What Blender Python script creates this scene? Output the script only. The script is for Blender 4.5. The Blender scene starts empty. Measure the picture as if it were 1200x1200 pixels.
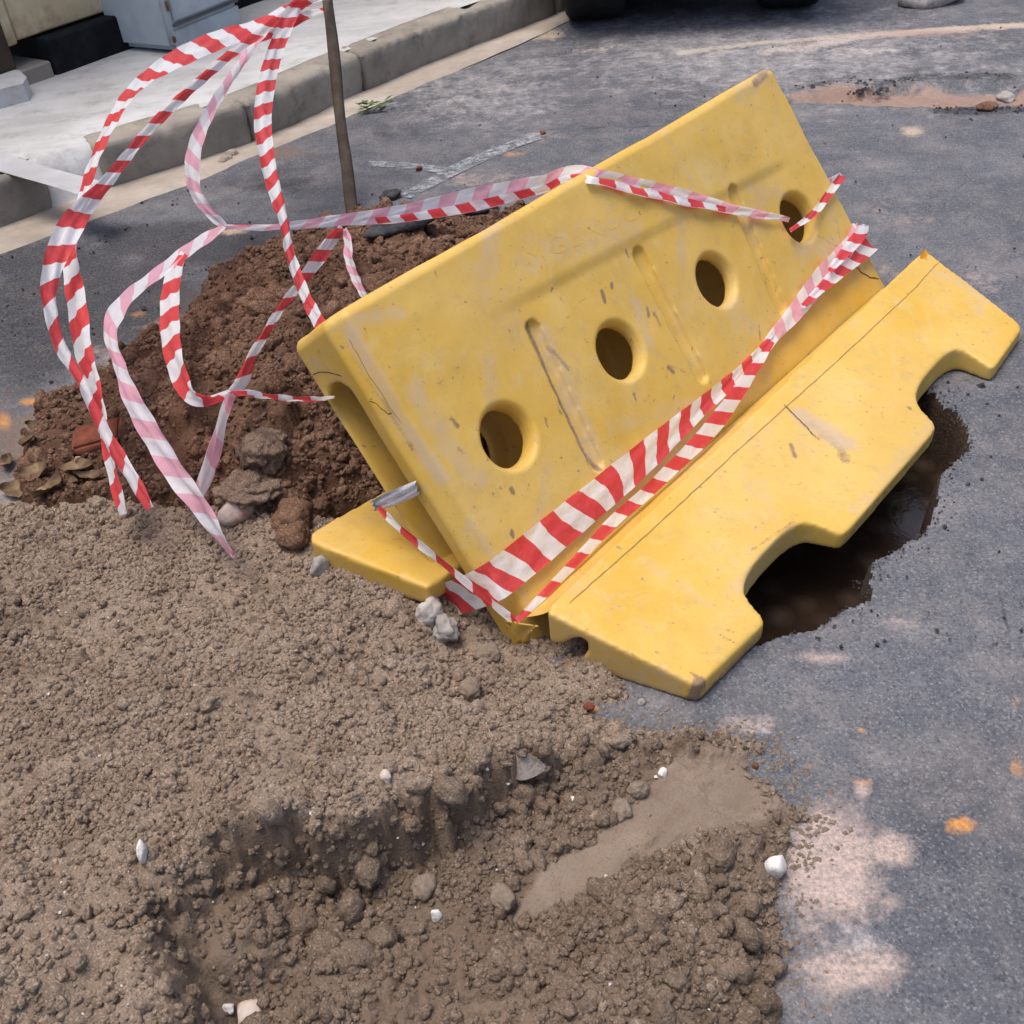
import bpy, bmesh, math, random
import numpy as np
from mathutils import Vector, Matrix, noise as mnoise

# ------------------------------------------------------------------ camera, world, sun, exposure
scene = bpy.context.scene
COL = scene.collection
R = math.radians
CAM_H, PITCH, ROLL, FPX = 1.2, R(38.8166), R(5.9797), 1239.778   # FPX: focal length for a 1200 px picture
CR = math.cos(ROLL); SR = math.sin(ROLL)
fwd = np.array([0, math.cos(PITCH), -math.sin(PITCH)])
_r0 = np.array([1., 0, 0]); _u0 = np.array([0, math.sin(PITCH), math.cos(PITCH)])
rgt = CR * _r0 - SR * _u0
upv = SR * _r0 + CR * _u0
CAMP = np.array([0, 0, CAM_H])
cd = bpy.data.cameras.new('camera'); cam = bpy.data.objects.new('camera', cd); COL.objects.link(cam)
cd.sensor_width = 36; cd.sensor_fit = 'HORIZONTAL'; cd.lens = 36 * FPX / 1200
cd.clip_start = .02; cd.clip_end = 1000
cam.matrix_world = Matrix(((rgt[0], upv[0], -fwd[0], 0), (rgt[1], upv[1], -fwd[1], 0), (rgt[2], upv[2], -fwd[2], CAM_H), (0, 0, 0, 1)))
scene.camera = cam

SUN_EL, SUN_AZ = R(79), R(275)        # azimuth measured clockwise from +Y
world = bpy.data.worlds.new("World"); scene.world = world; world.use_nodes = True
wn = world.node_tree.nodes; wl = world.node_tree.links
bg = wn['Background']; sky = wn.new('ShaderNodeTexSky'); sky.sky_type = 'NISHITA'; sky.sun_disc = False
sky.sun_elevation = SUN_EL; sky.sun_rotation = SUN_AZ
sky.air_density = 1.0; sky.dust_density = 6.0; sky.ozone_density = 1.0; sky.altitude = 200
wl.new(sky.outputs[0], bg.inputs['Color']); bg.inputs['Strength'].default_value = .13
sd = bpy.data.lights.new('sun', 'SUN'); sun = bpy.data.objects.new('sun', sd); COL.objects.link(sun)
sd.energy = 1.35; sd.angle = R(28); sd.color = (1, .94, .86)
sdir = Vector((math.sin(SUN_AZ) * math.cos(SUN_EL), math.cos(SUN_AZ) * math.cos(SUN_EL), math.sin(SUN_EL)))
sun.rotation_euler = sdir.to_track_quat('Z', 'Y').to_euler(); sun.location = sdir * 20
vs = scene.view_settings
vs.view_transform = 'Standard'; vs.look = 'None'; vs.gamma = 1; vs.use_curve_mapping = False
vs.exposure = 0.74

# ------------------------------------------------------------------ measuring helpers (pixel of the 1200 px photo -> ray -> real surface)
def ray(p): return (p[0] - 600) / FPX * rgt - (p[1] - 600) / FPX * upv + fwd
def at(p, z=0.):
    v = ray(p); return CAMP + v * ((z - CAM_H) / v[2])
def atd(p, d): return CAMP + ray(p) * d                       # at camera depth d
def onp(p, P, n):
    v = ray(p); return CAMP + v * (np.dot(P - CAMP, n) / np.dot(v, n))

# ------------------------------------------------------------------ object helpers
def tag(o, label=None, cat=None, group=None, kind=None):
    if label: o['label'] = label
    if cat: o['category'] = cat
    if group: o['group'] = group
    if kind: o['kind'] = kind
    return o
def thing(name, base, label=None, cat=None, group=None, kind=None):
    o = bpy.data.objects.new(name, None); COL.objects.link(o); o.location = tuple(base); o.empty_display_size = .05
    return tag(o, label, cat, group, kind)
def link_mesh(name, me, mat, parent=None, loc=None):
    o = bpy.data.objects.new(name, me); COL.objects.link(o)
    if mat is not None and len(me.materials) == 0: me.materials.append(mat)
    if parent is not None: o.parent = parent
    if loc is not None: o.location = tuple(loc)
    return o
def mesh(name, V, Fc, mat, parent=None, smooth=True, origin=None):
    """V are world coordinates; they are stored relative to the parent's (or the given) origin."""
    V = np.asarray(V, float)
    if parent is not None: V = V - np.array(parent.location)
    loc = None
    if parent is None and origin is not None: V = V - np.asarray(origin); loc = origin
    me = bpy.data.meshes.new(name); me.from_pydata(V.tolist(), [], [list(map(int, f)) for f in Fc]); me.update()
    if smooth: me.polygons.foreach_set('use_smooth', [True] * len(me.polygons))
    return link_mesh(name, me, mat, parent, loc)
def quads_mesh(name, V, Q, mat, origin=None, smooth=True):
    """fast numpy quad mesh"""
    loc = None
    V = np.asarray(V, np.float32)
    if origin is not None: V = V - np.asarray(origin, np.float32); loc = origin
    me = bpy.data.meshes.new(name); n = len(Q)
    me.vertices.add(len(V)); me.vertices.foreach_set('co', V.ravel())
    me.loops.add(n * 4); me.loops.foreach_set('vertex_index', np.asarray(Q, np.int32).ravel())
    me.polygons.add(n); me.polygons.foreach_set('loop_start', np.arange(n, dtype=np.int32) * 4)
    me.polygons.foreach_set('use_smooth', np.ones(n, bool) if smooth else np.zeros(n, bool))
    me.update(calc_edges=True); me.validate()
    return link_mesh(name, me, mat, None, loc)
def compact(V, Q, attrs):
    used = np.unique(Q); m = np.full(len(V), -1); m[used] = np.arange(len(used))
    return V[used], m[Q], {k: a[used] for k, a in attrs.items()}
def set_attr(o, name, arr):
    a = o.data.attributes.new(name, 'FLOAT', 'POINT'); a.data.foreach_set('value', np.asarray(arr, np.float32))
def box_bm(bm, mn, mx, M=None):
    v = [bm.verts.new((x, y, z)) for x in (mn[0], mx[0]) for y in (mn[1], mx[1]) for z in (mn[2], mx[2])]
    for f in ((0, 1, 3, 2), (4, 6, 7, 5), (0, 4, 5, 1), (2, 3, 7, 6), (0, 2, 6, 4), (1, 5, 7, 3)): bm.faces.new([v[i] for i in f])
    if M is not None:
        for q in v: q.co = M @ q.co
    return v
def bm_obj(name, bm, mat, parent=None, smooth=False, origin=None):
    bmesh.ops.recalc_face_normals(bm, faces=bm.faces)
    if parent is not None: bmesh.ops.translate(bm, verts=bm.verts, vec=-Vector(parent.location))
    elif origin is not None: bmesh.ops.translate(bm, verts=bm.verts, vec=-Vector(tuple(origin)))
    me = bpy.data.meshes.new(name); bm.to_mesh(me); bm.free()
    if smooth: me.polygons.foreach_set('use_smooth', [True] * len(me.polygons))
    return link_mesh(name, me, mat, parent, origin if parent is None else None)

# ------------------------------------------------------------------ numpy noise
def _h(i, j, s):
    n = (i.astype(np.int64) * 374761393 + j.astype(np.int64) * 668265263 + s * 974634777) & 0xffffffff
    n = ((n ^ (n >> 13)) * 1274126177) & 0xffffffff
    n = n ^ (n >> 16)
    return (n & 0xffff) / 65535.
def vn(x, y, s=0):
    i = np.floor(x); j = np.floor(y); fx = x - i; fy = y - j
    fx = fx * fx * fx * (fx * (fx * 6 - 15) + 10); fy = fy * fy * fy * (fy * (fy * 6 - 15) + 10)
    i = i.astype(np.int64); j = j.astype(np.int64)
    a = _h(i, j, s); b = _h(i + 1, j, s); c = _h(i, j + 1, s); d = _h(i + 1, j + 1, s)
    return (a * (1 - fx) + b * fx) * (1 - fy) + (c * (1 - fx) + d * fx) * fy * 1. - .5 * 1.
def fbm(x, y, f, o=4, s=0, g=.5):
    t = 0; a = 1.; tot = 0
    for k in range(o):
        ca, sa = math.cos(k * 1.1), math.sin(k * 1.1)
        t = t + a * vn((x * ca - y * sa) * f + 17.3 * k, (x * sa + y * ca) * f + 5.1 * k, s + k * 7); tot += a; a *= g; f *= 2.03
    return t / tot * 2
def sstep(a, b, x):
    t = np.clip((x - a) / (b - a), 0, 1); return t * t * (3 - 2 * t)
def poly_sd(x, y, P):
    """signed distance to polygon, positive inside"""
    P = np.asarray(P)[:, :2]; best = np.full(x.shape, 1e9); ins = np.zeros(x.shape, bool)
    for k in range(len(P)):
        a = P[k]; b = P[(k + 1) % len(P)]; e = b - a
        t = np.clip(((x - a[0]) * e[0] + (y - a[1]) * e[1]) / (e @ e + 1e-12), 0, 1)
        best = np.minimum(best, (x - a[0] - t * e[0]) ** 2 + (y - a[1] - t * e[1]) ** 2)
        c = (a[1] > y) != (b[1] > y)
        with np.errstate(divide='ignore', invalid='ignore'):
            xi = a[0] + (y - a[1]) / (e[1] if abs(e[1]) > 1e-12 else 1e-12) * e[0]
        ins ^= c & (x < xi)
    d = np.sqrt(best); return np.where(ins, d, -d)
def line_d(x, y, P):
    best = np.full(x.shape, 1e9)
    for a, b in zip(P[:-1], P[1:]):
        a = np.asarray(a)[:2]; b = np.asarray(b)[:2]; e = b - a
        t = np.clip(((x - a[0]) * e[0] + (y - a[1]) * e[1]) / (e @ e + 1e-12), 0, 1)
        best = np.minimum(best, (x - a[0] - t * e[0]) ** 2 + (y - a[1] - t * e[1]) ** 2)
    return np.sqrt(best)
def idw(x, y, C, p=3.2, eps=.02):
    num = np.zeros(x.shape); den = np.zeros(x.shape)
    for cx, cy, cz in C:
        w = 1 / (((x - cx) ** 2 + (y - cy) ** 2 + eps ** 2) ** (p / 2)); num += w * cz; den += w
    return num / den

def catmull(P, sub):
    P = np.asarray(P, float); out = []
    Q_ = np.vstack([2 * P[0] - P[1], P, 2 * P[-1] - P[-2]])
    for i in range(1, len(Q_) - 2):
        for k in range(sub):
            t = k / sub; a, b, c, d = Q_[i - 1], Q_[i], Q_[i + 1], Q_[i + 2]
            out.append(.5 * ((2 * b) + (c - a) * t + (2 * a - 5 * b + 4 * c - d) * t * t + (3 * b - a - 3 * c + d) * t ** 3))
    out.append(P[-1]); return np.array(out)
# ------------------------------------------------------------------ materials
class NT:
    def __init__(s, name):
        s.m = bpy.data.materials.new(name); s.m.use_nodes = True; s.n = s.m.node_tree.nodes; s.l = s.m.node_tree.links
        s.b = s.n['Principled BSDF']; s.out = s.n['Material Output']; s.tc = s.n.new('ShaderNodeTexCoord')
        s.geo = s.n.new('ShaderNodeNewGeometry')
    def pos(s): return s.geo.outputs['Position']
    def obj(s): return s.tc.outputs['Object']
    def link(s, a, b): s.l.new(a, b)
    def noise(s, scale, det=4, rough=.55, vec=None, dist=0., out='Fac'):
        n = s.n.new('ShaderNodeTexNoise'); n.inputs['Scale'].default_value = scale; n.inputs['Detail'].default_value = det
        n.inputs['Roughness'].default_value = rough; n.inputs['Distortion'].default_value = dist
        s.l.new(vec or s.pos(), n.inputs['Vector']); return n.outputs[out]
    def voro(s, scale, out='Distance', vec=None, feat='F1'):
        n = s.n.new('ShaderNodeTexVoronoi'); n.feature = feat; n.inputs['Scale'].default_value = scale
        s.l.new(vec or s.pos(), n.inputs['Vector']); return n.outputs[out]
    def ramp(s, fac, stops):
        n = s.n.new('ShaderNodeValToRGB'); e = n.color_ramp.elements
        while len(e) < len(stops): e.new(.5)
        for q, (p, c) in zip(e, stops):
            q.position = p; q.color = (c, c, c, 1) if not hasattr(c, '__len__') else (*c, 1)
        s.l.new(fac, n.inputs[0]); return n.outputs[0]
    def mix(s, fac, a, b, mode='MIX'):
        n = s.n.new('ShaderNodeMix'); n.data_type = 'RGBA'; n.blend_type = mode
        for k, v in ((0, fac), (6, a), (7, b)):
            if hasattr(v, 'is_linked'): s.l.new(v, n.inputs[k])
            elif k == 0: n.inputs[0].default_value = v
            else: n.inputs[k].default_value = (*v, 1)
        return n.outputs[2]
    def math(s, op, a, b=None, clamp=False):
        n = s.n.new('ShaderNodeMath'); n.operation = op; n.use_clamp = clamp
        for k, v in ((0, a), (1, b)):
            if v is None: continue
            if hasattr(v, 'is_linked'): s.l.new(v, n.inputs[k])
            else: n.inputs[k].default_value = v
        return n.outputs[0]
    def attr(s, name):
        n = s.n.new('ShaderNodeAttribute'); n.attribute_name = name; return n.outputs['Fac']
    def bump(s, h, dist, st=1., prev=None):
        n = s.n.new('ShaderNodeBump'); n.inputs['Distance'].default_value = dist; n.inputs['Strength'].default_value = st
        s.l.new(h, n.inputs['Height'])
        if prev is not None: s.l.new(prev, n.inputs['Normal'])
        return n.outputs[0]
    def done(s, col=None, rough=None, nor=None, spec=.3):
        for k, v in (('Base Color', col), ('Roughness', rough), ('Normal', nor)):
            if v is None: continue
            if hasattr(v, 'is_linked'): s.l.new(v, s.b.inputs[k])
            elif k == 'Base Color': s.b.inputs[k].default_value = (*v, 1)
            else: s.b.inputs[k].default_value = v
        s.b.inputs['Specular IOR Level'].default_value = spec
        return s.m

def m_simple(name, c1, c2, sc=30, rough=.85, bump=.002, spec=.25, c3=None):
    t = NT(name); v = t.obj()
    col = t.mix(t.ramp(t.noise(sc, 5, .6, v), [(.35, 0.), (.68, 1.)]), c1, c2)
    if c3: col = t.mix(t.ramp(t.noise(sc * .37, 5, .65, v), [(.52, 0.), (.66, 1.)]), col, c3)
    nb = t.bump(t.noise(sc * 4, 6, .65, v), bump)
    return t.done(col, rough, nb, spec)

def m_road():
    t = NT('asphalt')
    n1 = t.noise(2.2, 5, .6); n2 = t.noise(14, 5, .65)
    col = t.mix(t.ramp(n1, [(.35, 0.), (.65, 1.)]), (.060, .065, .080), (.105, .111, .130))
    col = t.mix(t.math('MULTIPLY', t.ramp(n2, [(.45, 0.), (.7, 1.)]), .4), col, (.20, .195, .20))
    # aggregate: light and dark chips
    f1 = t.noise(190, 5, .82); col = t.mix(t.ramp(f1, [(.54, 0.), (.72, .75)]), col, (.29, .295, .315))
    f2 = t.noise(150, 5, .8, None, .3); col = t.mix(t.ramp(f2, [(.50, 0.), (.66, .85)]), col, (.035, .037, .045))
    cc = t.voro(330, 'Color'); ch = t.n.new('ShaderNodeSeparateColor'); t.link(cc, ch.inputs[0])
    col = t.mix(t.ramp(ch.outputs[0], [(.84, 0.), (1., .28)]), col, (.36, .36, .37))
    col = t.mix(t.ramp(ch.outputs[1], [(.75, 0.), (1., .6)]), col, (.03, .03, .036))
    # old dust film lodged in the texture
    film = t.math('MULTIPLY', t.math('MULTIPLY', t.ramp(t.noise(5.5, 7, .78), [(.46, 0.), (.74, 1.)]), t.ramp(t.noise(120, 4, .8), [(.38, .3), (.6, 1.)])), .42)
    col = t.mix(film, col, (.34, .29, .26))
    rs = t.ramp(t.noise(7.3, 6, .75), [(.66, 0.), (.74, .55)])
    col = t.mix(rs, col, (.36, .19, .10))
    for a, c, k in (('dark', (.024, .024, .027), 1.), ('dust', (.47, .36, .31), 1.), ('tan', (.47, .37, .27), 1.), ('pale', (.42, .40, .40), 1.), ('orange', (.62, .27, .05), 1.), ('brown', (.15, .095, .065), 1.), ('redp', (.30, .185, .135), 1.)):
        brk = t.math('ADD', t.math('MULTIPLY', t.noise(13, 6, .7), .55), t.math('MULTIPLY', t.noise(46, 7, .78), .45))
        f = t.math('ADD', t.attr(a), t.math('MULTIPLY', t.math('SUBTRACT', brk, .5), 2.6))
        f = t.ramp(f, [(.30, 0.), (.85, 1.)])
        f = t.math('MULTIPLY', f, t.ramp(t.noise(150, 5, .82), [(.36, .25), (.60, 1.)]), clamp=True)
        if a == 'dust':
            mp = t.n.new('ShaderNodeMapping'); mp.inputs['Rotation'].default_value = (0, 0, R(38)); mp.inputs['Scale'].default_value = (1, 9, 1); t.link(t.pos(), mp.inputs[0])
            f = t.math('MULTIPLY', f, t.ramp(t.noise(16, 5, .7, mp.outputs[0]), [(.34, .7), (.54, 1.)]))
        f = t.math('MULTIPLY', f, t.math('GREATER_THAN', t.attr(a), .02))
        col = t.mix(f, col, c)
    vd = t.voro(260)
    nb = t.bump(vd, .0015, .6); nb = t.bump(t.noise(60, 5, .7), .004, .55, nb)
    return t.done(col, t.ramp(t.noise(6, 4), [(.3, .72), (.7, .95)]), nb, .3)
def m_soil(name, a, b, c, moistc, sc=1., wet=.9):
    t = NT(name)
    col = t.mix(t.ramp(t.noise(16 * sc, 6, .65), [(.35, 0.), (.65, 1.)]), a, b)
    col = t.mix(t.ramp(t.noise(4.5 * sc, 4, .6), [(.45, 0.), (.7, .8)]), col, c)
    g = t.voro(520 * sc, 'Color'); ch = t.n.new('ShaderNodeSeparateColor'); t.link(g, ch.inputs[0])
    gr = t.math('SUBTRACT', 1., t.math('MULTIPLY', t.attr('slick'), .75))
    col = t.mix(t.math('MULTIPLY', gr, t.ramp(ch.outputs[0], [(.7, 0.), (1., .6)])), col, tuple(min(1, x * 1.7) for x in b))
    col = t.mix(t.ramp(ch.outputs[1], [(.7, 0.), (1., .6)]), col, tuple(x * .5 for x in a))
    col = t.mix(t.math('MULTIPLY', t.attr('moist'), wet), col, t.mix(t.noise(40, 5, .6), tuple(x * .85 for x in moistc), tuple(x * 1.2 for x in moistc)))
    col = t.mix(t.math('MULTIPLY', t.attr('slick'), t.ramp(t.noise(38, 6, .75), [(.35, .05), (.65, .5)])), col, (.205, .172, .140))
    rough_ = t.math('SUBTRACT', 1., t.math('MULTIPLY', t.attr('slick'), .38))
    nb = t.bump(t.math('MULTIPLY', t.noise(420 * sc, 6, .75), rough_), .0035, .9); nb = t.bump(t.math('MULTIPLY', t.voro(230 * sc), rough_), .003, .5, nb)
    return t.done(col, .95, nb, .15)
def m_plastic():
    t = NT('yellow_plastic'); v = t.obj()
    col = t.mix(t.ramp(t.noise(5, 5, .6, v), [(.35, 0.), (.68, 1.)]), (.525, .318, .042), (.59, .392, .105))
    col = t.mix(t.ramp(t.noise(13, 6, .7, v, .6), [(.52, 0.), (.78, .7)]), col, (.55, .42, .19))
    col = t.mix(t.ramp(t.noise(3.2, 6, .68, v), [(.48, 0.), (.74, .4)]), col, (.46, .325, .13))
    # faint grime film and small specks
    col = t.mix(t.ramp(t.noise(26, 8, .78, v), [(.53, 0.), (.72, .6)]), col, (.40, .275, .11))
    col = t.mix(t.ramp(t.noise(90, 4, .6, v), [(.655, 0.), (.72, .85)]), col, (.22, .145, .085))
    st = t.n.new('ShaderNodeMapping'); st.inputs['Scale'].default_value = (3, 26, 26); st.inputs['Rotation'].default_value = (.2, .1, .75); t.link(v, st.inputs[0])
    col = t.mix(t.ramp(t.noise(9, 7, .75, st.outputs[0]), [(.58, 0.), (.72, .5)]), col, (.43, .31, .15))
    s1 = t.math('ADD', t.attr('scuff'), t.math('MULTIPLY', t.math('SUBTRACT', t.math('ADD', t.math('MULTIPLY', t.noise(70, 6, .75, v), .6), t.math('MULTIPLY', t.noise(260, 4, .7, v), .4)), .5), 1.7))
    f = t.math('MULTIPLY', t.ramp(s1, [(.33, 0.), (.72, 1.)]), t.math('GREATER_THAN', t.attr('scuff'), .03))
    col = t.mix(t.math('MULTIPLY', f, .85), col, (.17, .11, .085))
    s2 = t.math('ADD', t.attr('grime'), t.math('MULTIPLY', t.math('SUBTRACT', t.math('ADD', t.math('MULTIPLY', t.noise(40, 7, .78, v), .6), t.math('MULTIPLY', t.noise(190, 5, .75, v), .4)), .5), 1.9))
    f2 = t.math('MULTIPLY', t.ramp(s2, [(.30, 0.), (.85, .85)]), t.math('GREATER_THAN', t.attr('grime'), .03))
    col = t.mix(f2, col, (.44, .33, .22))
    for rz, sc_, sd_ in (((.3, .2, .5), 7, 0), ((.9, .1, 1.6), 9, 3), ((.1, .7, 2.4), 8, 6)):
        mp = t.n.new('ShaderNodeMapping'); mp.inputs['Rotation'].default_value = rz; mp.inputs['Scale'].default_value = (1.2, 30, 30); mp.inputs['Location'].default_value = (sd_, sd_, 0); t.link(v, mp.inputs[0])
        gate = t.ramp(t.noise(6 + sd_, 3, .6, v), [(.5, 0.), (.62, 1.)])
        col = t.mix(t.math('MULTIPLY', t.math('MULTIPLY', t.ramp(t.noise(sc_, 2, .5, mp.outputs[0]), [(.655, 0.), (.675, .7), (.70, .0)]), gate), .8), col, (.30, .20, .09))
    nb = t.bump(t.noise(45, 6, .7, v), .0012, .5); nb = t.bump(t.noise(320, 4, .6, v), .0004, .6, nb)
    return t.done(col, t.ramp(t.noise(22, 5, .6, v), [(.3, .42), (.7, .62)]), nb, .4)
def m_concrete(name, a, b, dirt=(.16, .135, .11), df=.55):
    t = NT(name)
    col = t.mix(t.ramp(t.noise(3.5, 6, .65), [(.35, 0.), (.68, 1.)]), a, b)
    col = t.mix(t.ramp(t.noise(9, 8, .75), [(.52, 0.), (.72, df)]), col, dirt)
    st = t.n.new('ShaderNodeMapping'); st.inputs['Scale'].default_value = (.7, 3.2, 3.2); st.inputs['Rotation'].default_value = (0, 0, R(-46)); t.link(t.pos(), st.inputs[0])
    col = t.mix(t.ramp(t.noise(3.0, 6, .7, st.outputs[0]), [(.45, 0.), (.75, .5)]), col, tuple(x * .62 for x in a))
    col = t.mix(t.ramp(t.noise(120, 3, .6), [(.66, 0.), (.74, .6)]), col, tuple(x * .35 for x in a))
    nb = t.bump(t.noise(70, 6, .7), .003, .6); nb = t.bump(t.noise(12, 5, .6), .01, .4, nb)
    return t.done(col, .9, nb, .25)
def m_tape():
    t = NT('barrier_tape_plastic'); uv = t.tc.outputs['UV']
    sp = t.n.new('ShaderNodeSeparateXYZ'); t.link(uv, sp.inputs[0])
    s = t.math('ADD', sp.outputs[0], t.math('MULTIPLY', sp.outputs[1], -.58))
    w = t.math('ADD', t.math('FRACT', s), 0.)
    red = t.ramp(w, [(0., 1.), (.012, 1.), (.495, 1.), (.515, 0.), (.985, 0.), (1., 1.)])
    wr = t.noise(55, 4, .6, t.obj())
    edge = t.math('LESS_THAN', sp.outputs[1], .035)     # thin unprinted edge line
    front = t.mix(t.math('MULTIPLY', red, t.math('SUBTRACT', 1., t.math('MULTIPLY', edge, .0))), t.mix(wr, (.84, .86, .90), (.90, .91, .93)), t.mix(wr, (.70, .055, .065), (.80, .11, .11)))
    back = t.mix(red, (.84, .85, .90), t.mix(wr, (.82, .40, .53), (.88, .55, .66)))
    col = t.mix(t.geo.outputs['Backfacing'], front, back)
    nb = t.bump(t.noise(34, 5, .6, t.obj()), .006, .7); nb = t.bump(t.noise(110, 4, .6, t.obj(), .8), .002, .6, nb)
    col = t.mix(t.ramp(t.noise(60, 6, .7, t.obj()), [(.56, 0.), (.8, .35)]), col, (.45, .37, .31))
    t.done(col, .34, nb, .5)
    tr = t.n.new('ShaderNodeBsdfTranslucent'); t.link(col, tr.inputs[0])
    mx = t.n.new('ShaderNodeMixShader'); mx.inputs[0].default_value = .5
    t.link(t.b.outputs[0], mx.inputs[1]); t.link(tr.outputs[0], mx.inputs[2]); t.link(mx.outputs[0], t.out.inputs[0])
    return t.m

M_road = m_road()
M_sand = m_soil('builders_sand', (.222, .163, .119), (.308, .240, .185), (.262, .196, .147), (.150, .107, .076))
M_dirt = m_soil('brown_dirt', (.098, .052, .033), (.175, .104, .070), (.118, .066, .044), (.070, .036, .022), .7)
M_sandc = m_soil('sand_crumbs', (.213, .156, .114), (.325, .254, .196), (.255, .19, .142), (.135, .098, .070))
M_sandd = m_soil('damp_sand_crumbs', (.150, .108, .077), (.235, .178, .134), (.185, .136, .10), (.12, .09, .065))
M_dirtc = m_soil('earth_crumbs', (.102, .054, .034), (.20, .122, .084), (.125, .072, .048), (.070, .036, .022), .7)
M_lump = m_soil('dusty_earth_lump', (.145, .100, .074), (.225, .168, .130), (.175, .122, .092), (.1, .07, .05))
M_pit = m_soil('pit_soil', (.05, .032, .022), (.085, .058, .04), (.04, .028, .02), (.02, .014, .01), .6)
M_yel = m_plastic()
M_tape = m_tape()
M_pave = m_concrete('pavement_concrete', (.42, .415, .41), (.54, .545, .55))
M_kerb = m_concrete('kerb_concrete', (.23, .205, .175), (.34, .31, .265), (.09, .08, .07), .8)
M_gut = m_concrete('gutter_concrete', (.30, .255, .21), (.42, .37, .32), (.2, .16, .13), .4)
M_chan = m_concrete('channel_concrete', (.37, .375, .39), (.47, .48, .50), (.3, .3, .31), .3)
M_paint = m_concrete('worn_road_paint', (.27, .285, .315), (.37, .39, .42), (.15, .155, .165), .9)
def worn(m):
    n, l = m.node_tree.nodes, m.node_tree.links; t = n.new('ShaderNodeTexNoise'); t.inputs['Scale'].default_value = 26; t.inputs['Detail'].default_value = 8; t.inputs['Roughness'].default_value = .8
    g = n.new('ShaderNodeNewGeometry'); l.new(g.outputs['Position'], t.inputs['Vector']); r = n.new('ShaderNodeValToRGB'); r.color_ramp.elements[0].position = .41; r.color_ramp.elements[1].position = .60
    l.new(t.outputs[0], r.inputs[0]); l.new(r.outputs[0], n['Principled BSDF'].inputs['Alpha'])
worn(M_paint)
M_wood = m_simple('weathered_wood', (.075, .058, .042), (.13, .105, .08), 25, .85, .003)
M_white = m_simple('white_stone', (.60, .57, .535), (.74, .71, .685), 60, .85, .003, c3=(.44, .38, .325))
M_pinkst = m_simple('pinkish_stone', (.42, .335, .285), (.58, .515, .475), 30, .8, .002, c3=(.3, .16, .11))
M_grey = m_simple('grey_stone', (.24, .22, .205), (.36, .335, .315), 50, .88, .002)
M_greyw = m_simple('dusty_pale_stone', (.33, .29, .26), (.52, .49, .47), 40, .88, .002, c3=(.25, .20, .165))
M_greyst = m_simple('brownish_grey_stone', (.24, .20, .17), (.35, .30, .265), 35, .9, .003)
M_clod = m_simple('sand_clod', (.19, .145, .11), (.28, .225, .175), 60, .95, .004, .12)
M_red = m_simple('red_dirt_clod', (.13, .055, .032), (.21, .105, .07), 45, .92, .004, .15)
M_blk = m_simple('black_asphalt_lump', (.025, .026, .03), (.075, .075, .082), 60, .8, .004)
M_brick = m_simple('red_brick', (.13, .036, .02), (.20, .065, .04), 35, .9, .003)
M_tyre = m_simple('black_tyre', (.012, .012, .013), (.022, .022, .023), 20, .7, .001)
M_rim = m_simple('dark_steel', (.06, .06, .065), (.10, .10, .105), 10, .4, .0005, .5)
M_body = m_simple('black_bodywork', (.012, .013, .015), (.018, .019, .022), 4, .3, .0002, .5)
M_cream = m_simple('cream_door', (.46, .37, .235), (.56, .47, .32), 9, .7, .002, c3=(.30, .21, .12))
M_dark = m_simple('dark_brown_frame', (.035, .022, .016), (.06, .04, .03), 9, .6, .002)
M_black = m_simple('black_plinth', (.008, .009, .011), (.02, .021, .025), 14, .9, .003, .1)
M_cab = m_simple('grey_blue_cabinet', (.36, .42, .46), (.44, .50, .54), 7, .55, .001, .4, c3=(.30, .34, .37))
M_rust = m_simple('rust', (.12, .06, .03), (.22, .12, .05), 60, .9, .001)
M_leafd = m_simple('dead_leaf', (.075, .045, .026), (.17, .11, .06), 45, .75, .001, .25, c3=(.24, .17, .095))
M_leafp = m_simple('pale_dead_leaf', (.42, .34, .21), (.56, .48, .33), 30, .7, .001, .3)
M_green = m_simple('weed_green', (.045, .10, .025), (.08, .15, .04), 40, .6, .001, .3)
M_orange = m_simple('orange_petal', (.75, .33, .02), (.85, .45, .05), 60, .6, .0005, .3)
M_strap = m_simple('grey_plastic_strap', (.42, .42, .45), (.66, .67, .71), 45, .35, .002, .5)
M_seam = m_simple('seam_line_grime', (.22, .14, .06), (.34, .22, .08), 60, .8, .0005, .1)
M_crack = m_simple('grimy_crack', (.045, .03, .018), (.09, .06, .035), 60, .9, .0005, .1)

# ------------------------------------------------------------------ measured frames of the broken barrier
def basis(yaw, inc, tilt):
    a = R(yaw) + math.pi / 2; i = R(inc)
    l = np.array([math.cos(a) * math.cos(i), math.sin(a) * math.cos(i), math.sin(i)])
    m = np.cross([0, 0, 1], l); m /= np.linalg.norm(m); k = np.cross(l, m); t = R(tilt)
    return l, m * math.cos(t) + k * math.sin(t), k * math.cos(t) - m * math.sin(t)
wl_, wa_, wup = basis(-44.01, .0958, -35.4932); wn_ = -wa_              # wall: along, -, up, outward normal
WV = np.array([-.0102, 1.1936, .0197]); WL, WHH, WT = 1.3203, .5484, .155
fl_, fi_, fn_ = basis(-43.7221, .0822, 15.315)                          # front foot: along, inward, up normal
FP = np.array([.2168, .9762, .0367])
def wall_uv(p): q = onp(p, WV, wn_) - WV; return np.array([q @ wl_, q @ wup])
def wall_P(u, v, w=0.): return WV + u * wl_ + v * wup + w * wn_
def foot_uv(p): q = onp(p, FP, fn_) - FP; return np.array([q @ fl_, q @ fi_])
def foot_P(u, v, w=0.): return FP + u * fl_ + v * fi_ + w * fn_

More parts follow.
